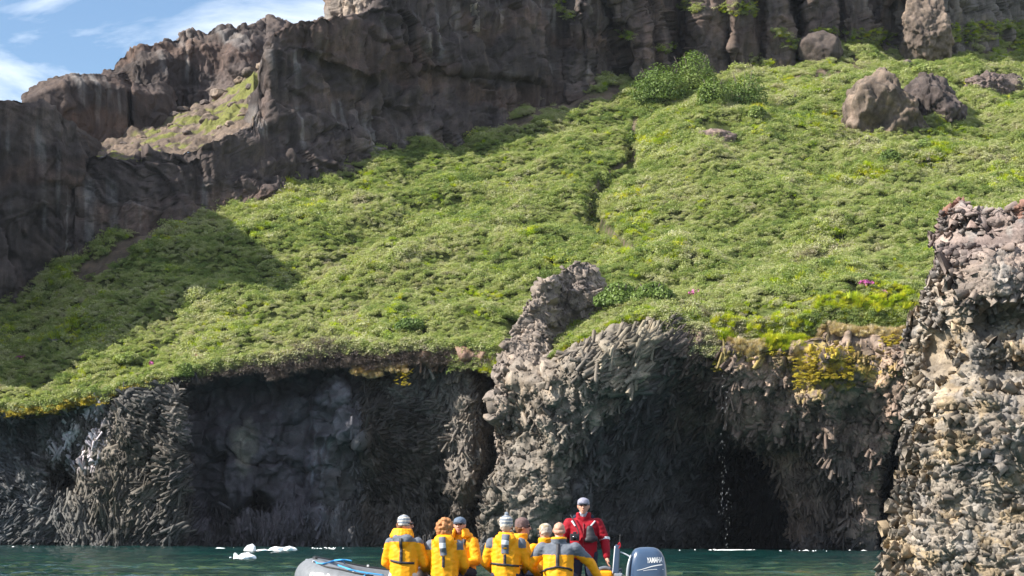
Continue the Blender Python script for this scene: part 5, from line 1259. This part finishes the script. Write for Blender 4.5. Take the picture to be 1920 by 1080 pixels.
        A = np.array(A); top = A - np.array(d) * thick
        V = np.concatenate([A.reshape(-1, 3), top.reshape(-1, 3)]); m = 2 * n; F_ = []
        for k in range(n - 1):
            a, b, c, e = 2 * k, 2 * k + 1, 2 * k + 3, 2 * k + 2
            F_ += [(m + a, m + b, m + c, m + e), (a, m + a, m + e, e), (b, c, m + c, m + b)]
        return link(name, np_mesh(name, V, [np.array(F_)]), mat, root)
    bk = (0, 1, 0); fb = (0, -1, 0)
    for sdef in pose.get('straps', []):
        strap(*sdef[:4], bk if sdef[4] == 'back' else fb)
    # trousers and boots
    Tr = [[(hip[0], (.115, .115, .10)), (hip[1], (.115, .115, .10))]]
    for k in (0, 1):
        hem = lerp3(knee[k], ank[k], .9)
        Tr += [[(hip[k], .105), (knee[k], .078)], [(knee[k], .078), (hem, .062)]]
    fuse('trousers', Tr, .014, pose.get('trousers', M_NAVY), root, 3, .005, 5)
    for k in (0, 1):
        a = np.array(ank[k]); t = np.array(toe[k]); f = (t - a) * np.array([1, 1, 0])
        fuse('boot', [[(a + np.array([0, 0, .10]), .058), (a, .060)], [(a + np.array([0, -.02, -.02]), (.052, .058, .045)), (t + np.array([0, 0, .0]), (.050, .05, .036))]], .014, M_BLK, root, 2)
    # head wear, hair, glasses
    for it in pose.get('head', []):
        kind = it[0]
        if kind == 'cap':
            o, _ = fuse('cap', [[(Hh(0, -.012, .052), (.090, .104, .068)), (Hh(0, -.008, .02), (.089, .104, .03))]], .008, it[1], root, 3)
            fuse('cap_peak', [[(Hh(-.045, .085, .036), (.03, .02, .008)), (Hh(.045, .085, .036), (.03, .02, .008)), (Hh(0, .15, .022), (.045, .02, .006))]], .007, it[2] if len(it) > 2 else it[1], o, 2)
        elif kind == 'beanie':
            o, V = fuse('knitted_hat', [[(Hh(0, -.015, .06), (.094, .106, .080)), (Hh(0, -.012, .0), (.094, .108, .04))]], .009, it[1], root, 3)
            o.data.materials.append(it[2])
            for p in o.data.polygons:
                zz = p.center.z - hd[2]
                if (int((zz + .2) / .022) % 2) == 0: p.material_index = 1
            if len(it) > 3: fuse('pompom', [[(Hh(0, -.015, .15), .03)]], .01, it[2], o, 1, .01)
        elif kind == 'hair':
            g = np.random.default_rng(it[3]); H = [[(Hh(0, -.025, .035), (.088, .094, .083)), (Hh(0, -.04, -.02), (.084, .075, .06))]]
            if it[2] == 'curly':
                for _ in range(120):
                    d = g.normal(0, 1, 3); d /= np.linalg.norm(d); d[1] = -abs(d[1]) if d[2] < .35 else d[1]
                    q = np.array([0, -.03, -.01]) + d * np.array([.108, .105, .125]); H.append([(Hh(*q), float(g.uniform(.017, .028)))])
                fuse('hair', H, .009, it[1], root, 1, .01, 9)
            elif it[2] == 'short':
                H.append([(Hh(0, -.05, -.05), (.07, .05, .04))]); fuse('hair', H, .009, it[1], root, 1, .008, 9)
            elif it[2] == 'fringe':   # bald crown, cropped sides
                fuse('hair', [[(Hh(0, -.045, -.03), (.083, .07, .035)), (Hh(0, -.04, -.005), (.081, .068, .02))]], .009, it[1], root, 1)
        elif kind == 'shades':
            fuse('sunglasses', [[(Hh(-.034, .093, .014), (.025, .008, .017)), (Hh(-.040, .088, .012), (.022, .008, .015))], [(Hh(.034, .093, .014), (.025, .008, .017)), (Hh(.040, .088, .012), (.022, .008, .015))],
                 [(Hh(-.02, .098, .02), .005), (Hh(.02, .098, .02), .005)], [(Hh(-.065, .075, .018), .006), (Hh(-.082, .0, .012), .005)], [(Hh(.065, .075, .018), .006), (Hh(.082, .0, .012), .005)]], .0055, M_GLASS, root, 1)
        elif kind == 'mouth':
            fuse('lips', [[(Hh(-.016, .090, -.064), (.008, .006, .004)), (Hh(.016, .090, -.064), (.008, .006, .004))]], .004, plain('lips', (.33, .10, .08), .5), root, 1)
            for s in (-1, 1): pass
        elif kind == 'scarf':
            fuse('neck_gaiter', [[(nk, (.078, .078, .04)), (Hh(0, .0, -.10), (.070, .075, .03))]], .01, it[1], root, 2, .004)
        elif kind == 'hoodup':
            H = []
            for a in np.linspace(-2.4, 2.4, 17):
                q = (math.sin(a) * .10, -.02 - math.cos(a) * .12, -.075); H.append([(Hh(q[0], q[1], q[2]), .03), (Hh(q[0] * 1.25, q[1] * 1.25, q[2] - .08), .035)])
            fuse('hood', H, .011, it[1], root, 2, .006)
        elif kind == 'band':
            fuse('headband', [[(Hh(0, -.012, .045), (.087, .101, .012)), (Hh(0, -.012, .03), (.088, .102, .012))]], .008, it[1], root, 1)
    return root, T, jb
H_BROWN = plain('brown_hair', (.16, .075, .035), .7, nz=.3, nscale=40); H_AUB = plain('auburn_curls', (.36, .16, .06), .65, nz=.35, nscale=40); H_GREY = plain('grey_hair', (.42, .38, .33), .7, nz=.2, nscale=40)
W_HAT = plain('pale_knit', (.55, .52, .46), .85, nz=.3, nscale=40, bump=.5); W_HAT2 = plain('grey_knit', (.19, .22, .27), .85, nz=.3, nscale=40, bump=.5); C_SLATE = plain('slate_cap', (.10, .14, .20), .7); C_PEAK = plain('dark_peak', (.03, .035, .05), .6)
C_MAUVE = plain('grey_mauve_cap', (.24, .24, .31), .7); W_KHAKI = plain('khaki_cloth', (.30, .25, .17), .8); W_DKHAT = plain('dark_tweed', (.14, .09, .085), .8, nz=.3, nscale=40); M_SCARF = plain('grey_scarf', (.33, .34, .40), .8, nz=.2, nscale=30)
M_CREAM = plain('cream_trousers', (.55, .49, .46), .8, nz=.1)
def XP(px_, Y): return float(P(px_, 1000, Y)[0])
YN, YF_ = 29.2, 30.86; ZS = .70
BELT = lambda y, z0=.17, z1=.17, z2=.17: [('harness_strap', [(0, .50), (0, z1 - .01)], .042, M_STRAP, 'back'), ('waist_belt', [(-.17, z0), (0, z1), (.17, z2)], .030, M_STRAP, 'back')]
# 1 woman at the left, head turned right, hood thrown up behind her neck
person((XP(758, YN), YN, ZS), R(-12), dict(yaw=R(-80), yoke=.45, yoke_mode='full', hood=1.0, straps=BELT(0, .20, .17, .165), trousers=M_CREAM,
    head=[('hair', H_BROWN, 'short', 1), ('beanie', W_HAT, W_HAT2), ('hoodup', M_YEL), ('shades',), ('mouth',)]), 'person in yellow jacket and pale hat looking right, farthest left in the boat')
# 2 curly auburn hair
person((XP(834, YN), YN, ZS - .03), R(-4), dict(yaw=R(-10), yoke=.38, yoke_mode='sides', hood=1.5, straps=[('hood_stripe', [(-.02, .55), (.0, .30)], .09, M_GRY, 'back'), ('hood_reflector', [(-.012, .47), (-.008, .40)], .085, M_REFL, 'back'), ('harness_strap', [(.0, .29), (0, .14)], .036, M_STRAP, 'back')],
    head=[('hair', H_AUB, 'curly', 2)]), 'person with curly auburn hair in a yellow jacket, seen from behind')
# 3 man facing the camera on the far tube
person((XP(869, YF_), YF_, ZS + .01), R(152), dict(yaw=R(18), lean=.12, hood=1.6, straps=[('life_vest_lobe', [(-.09, .48), (-.08, .16)], .055, M_STRAP, 'front'), ('life_vest_lobe', [(.09, .48), (.08, .16)], .055, M_STRAP, 'front')],
    head=[('hair', H_GREY, 'short', 3), ('cap', C_SLATE, C_PEAK), ('shades',), ('mouth',), ('hoodup', M_YEL)], wrist=[(-.10, .36, .20), (.10, .36, .20)]), 'person in slate cap and sunglasses facing the camera on the far side of the boat')
# 4 striped beanie
person((XP(949, YN), YN, ZS), R(-6), dict(yaw=R(-8), yoke=.37, yoke_mode='sides', hood=1.3, wide=1.06, straps=[('hood_stripe', [(.01, .56), (.0, .30)], .095, M_GRY, 'back'), ('hood_reflector', [(.01, .48), (.005, .42)], .09, M_REFL, 'back'), ('harness_strap', [(.0, .29), (0, .15)], .036, M_STRAP, 'back'), ('waist_belt', [(-.19, .165), (0, .15), (.19, .13)], .028, M_STRAP, 'back')],
    head=[('hair', H_GREY, 'short', 4), ('beanie', W_HAT, W_HAT2, 1)]), 'person in striped pale knitted hat and yellow jacket with crossed black belt, back to camera')
# 5 behind the striped hat
person((XP(976, 30.2), 30.2, ZS - .02), R(-75), dict(yaw=R(-10), jr=.92, straps=[], head=[('hair', H_BROWN, 'short', 5), ('beanie', W_DKHAT, W_DKHAT), ('shades',)]), 'person in dark tweedy hat and yellow jacket mostly hidden behind the striped hat')
# 6 pale khaki hat behind the bald man
person((XP(1023, YF_), YF_, ZS - .08), R(20), dict(yaw=R(10), jr=.95, jacket=None, head=[('hair', H_GREY, 'short', 6), ('cap', W_KHAKI)]), 'person in khaki cap whose head shows left of the bald passenger', jacket=M_YEL)
# 7 bald man leaning, arms wide
person((XP(1047, YN - .1), YN - .1, ZS - .06), R(-6), dict(yaw=R(14), lean=.10, wide=1.22, jr=1.06, yoke=.345, yoke_mode='full', elbow=[(-.38, .10, .30), (.42, .16, .34)], wrist=[(-.30, .34, .16), (.56, .22, .10)],
    straps=[('harness_strap', [(0, .50), (0, .19)], .040, M_STRAP, 'back'), ('waist_belt', [(-.19, .10), (-.13, .155), (0, .19), (.12, .165), (.19, .12)], .026, M_STRAP, 'back')], head=[('hair', plain('thin_hair', (.40, .235, .175), .7), 'fringe', 7)]),
    'bald person in yellow jacket with grey shoulders leaning forward, arms spread, back to camera')
# 8 the guide standing at the stern
gd, GT, gjb = person((XP(1094, 30.3), 30.3, .18), R(178), dict(stand=True, yaw=R(-2), jr=1.0, wide=1.06, elbow=[(-.30, .02, 1.10), (.31, .0, 1.10)], wrist=[(-.33, .10, .86), (.30, .16, .92)], curl=.35,
    straps=[('reflective_tab', [(-.155, .47), (-.10, .40)], .022, M_REFL, 'front'), ('reflective_tab', [(.155, .47), (.11, .40)], .022, M_REFL, 'front'), ('zip', [(0, .44), (0, .0)], .012, plain('dark_red', (.2, .01, .015), .6), 'front')],
    head=[('hair', H_GREY, 'short', 8), ('cap', C_MAUVE, C_PEAK), ('shades',), ('mouth',), ('scarf', M_SCARF)]), 'standing guide in red jacket and cap, facing the camera at the stern', jacket=M_RED)
fuse('chest_pouch', [[(GT(-.085, .155, .36), (.05, .035, .05)), (GT(-.10, .17, .22), (.075, .045, .06))], [(GT(-.05, .165, .20), (.05, .04, .035)), (GT(-.16, .15, .22), (.04, .04, .04))]], .011, M_STRAP, gd, 2, .004)
fuse('hood', [[(GT(-.10, -.04, .52), (.05, .05, .04)), (GT(0, -.10, .53), (.06, .05, .05))], [(GT(.10, -.04, .52), (.05, .05, .04)), (GT(0, -.10, .53), (.06, .05, .05))]], .012, M_NAVY, gd, 2)
cm = empty('camera', (0, 0, 0)); cm.name = 'hand_camera'
cm.location = gd.matrix_world @ Vector(GT(.115, .20, .24)) if False else (gd.location + Vector(rotz(GT(.115, .205, .24), R(178)).tolist())); cm.rotation_euler = (0, 0, R(178))
tag(cm, 'black camera hanging on the chest of the guide in red', 'camera')
box('camera_body', (0, 0, 0), (.13, .05, .10), M_STRAP, cm, .012); box('viewfinder', (0, 0, .06), (.05, .045, .035), M_STRAP, cm, .01)
tube_mesh('lens', [(0, .02, -.005), (0, .06, -.005), (0, .10, -.005)], [.040, .038, .036], M_GLASS, cm, 16, sub=1)
tube_mesh('neck_strap', [(-.06, 0, .04), (-.03, -.03, .14), (.02, -.055, .24), (.06, -.10, .31)], [.008] * 4, M_STRAP, cm, 6)
# reflective cuff bands on the guide's sleeves
for s, e, w in ((-1, (-.30, .02, 1.10), (-.33, .10, .86)), (1, (.31, 0, 1.10), (.30, .16, .92))):
    a = lerp3(e, w, -.12); b = lerp3(e, w, .02); tube_mesh('cuff_band', [a, lerp3(a, b, .5), b], [.0775, .076, .0745], M_REFL, gd, 18, cap=False, sub=1)

# ------------------------------------------------------------------ sea air
def haze():
    bm = bmesh.new(); bmesh.ops.create_cube(bm, size=1); me = bpy.data.meshes.new('haze')
    for v in bm.verts: v.co = Vector((v.co.x * 9000, v.co.y * 9000, -2.0 if v.co.z < 0 else 140.0))
    bm.to_mesh(me); bm.free()
    m = bpy.data.materials.new('thin_haze'); m.use_nodes = True; nt = m.node_tree; nt.nodes.clear()
    v = N(nt, 'ShaderNodeVolumePrincipled'); v.inputs['Color'].default_value = (.80, .88, 1, 1); v.inputs['Density'].default_value = HAZE; v.inputs['Anisotropy'].default_value = .2
    o = N(nt, 'ShaderNodeOutputMaterial'); nt.links.new(v.outputs[0], o.inputs['Volume'])
    ob = link('haze', me, m); tag(ob, kind='stuff')
HAZE = 0.00005
haze()
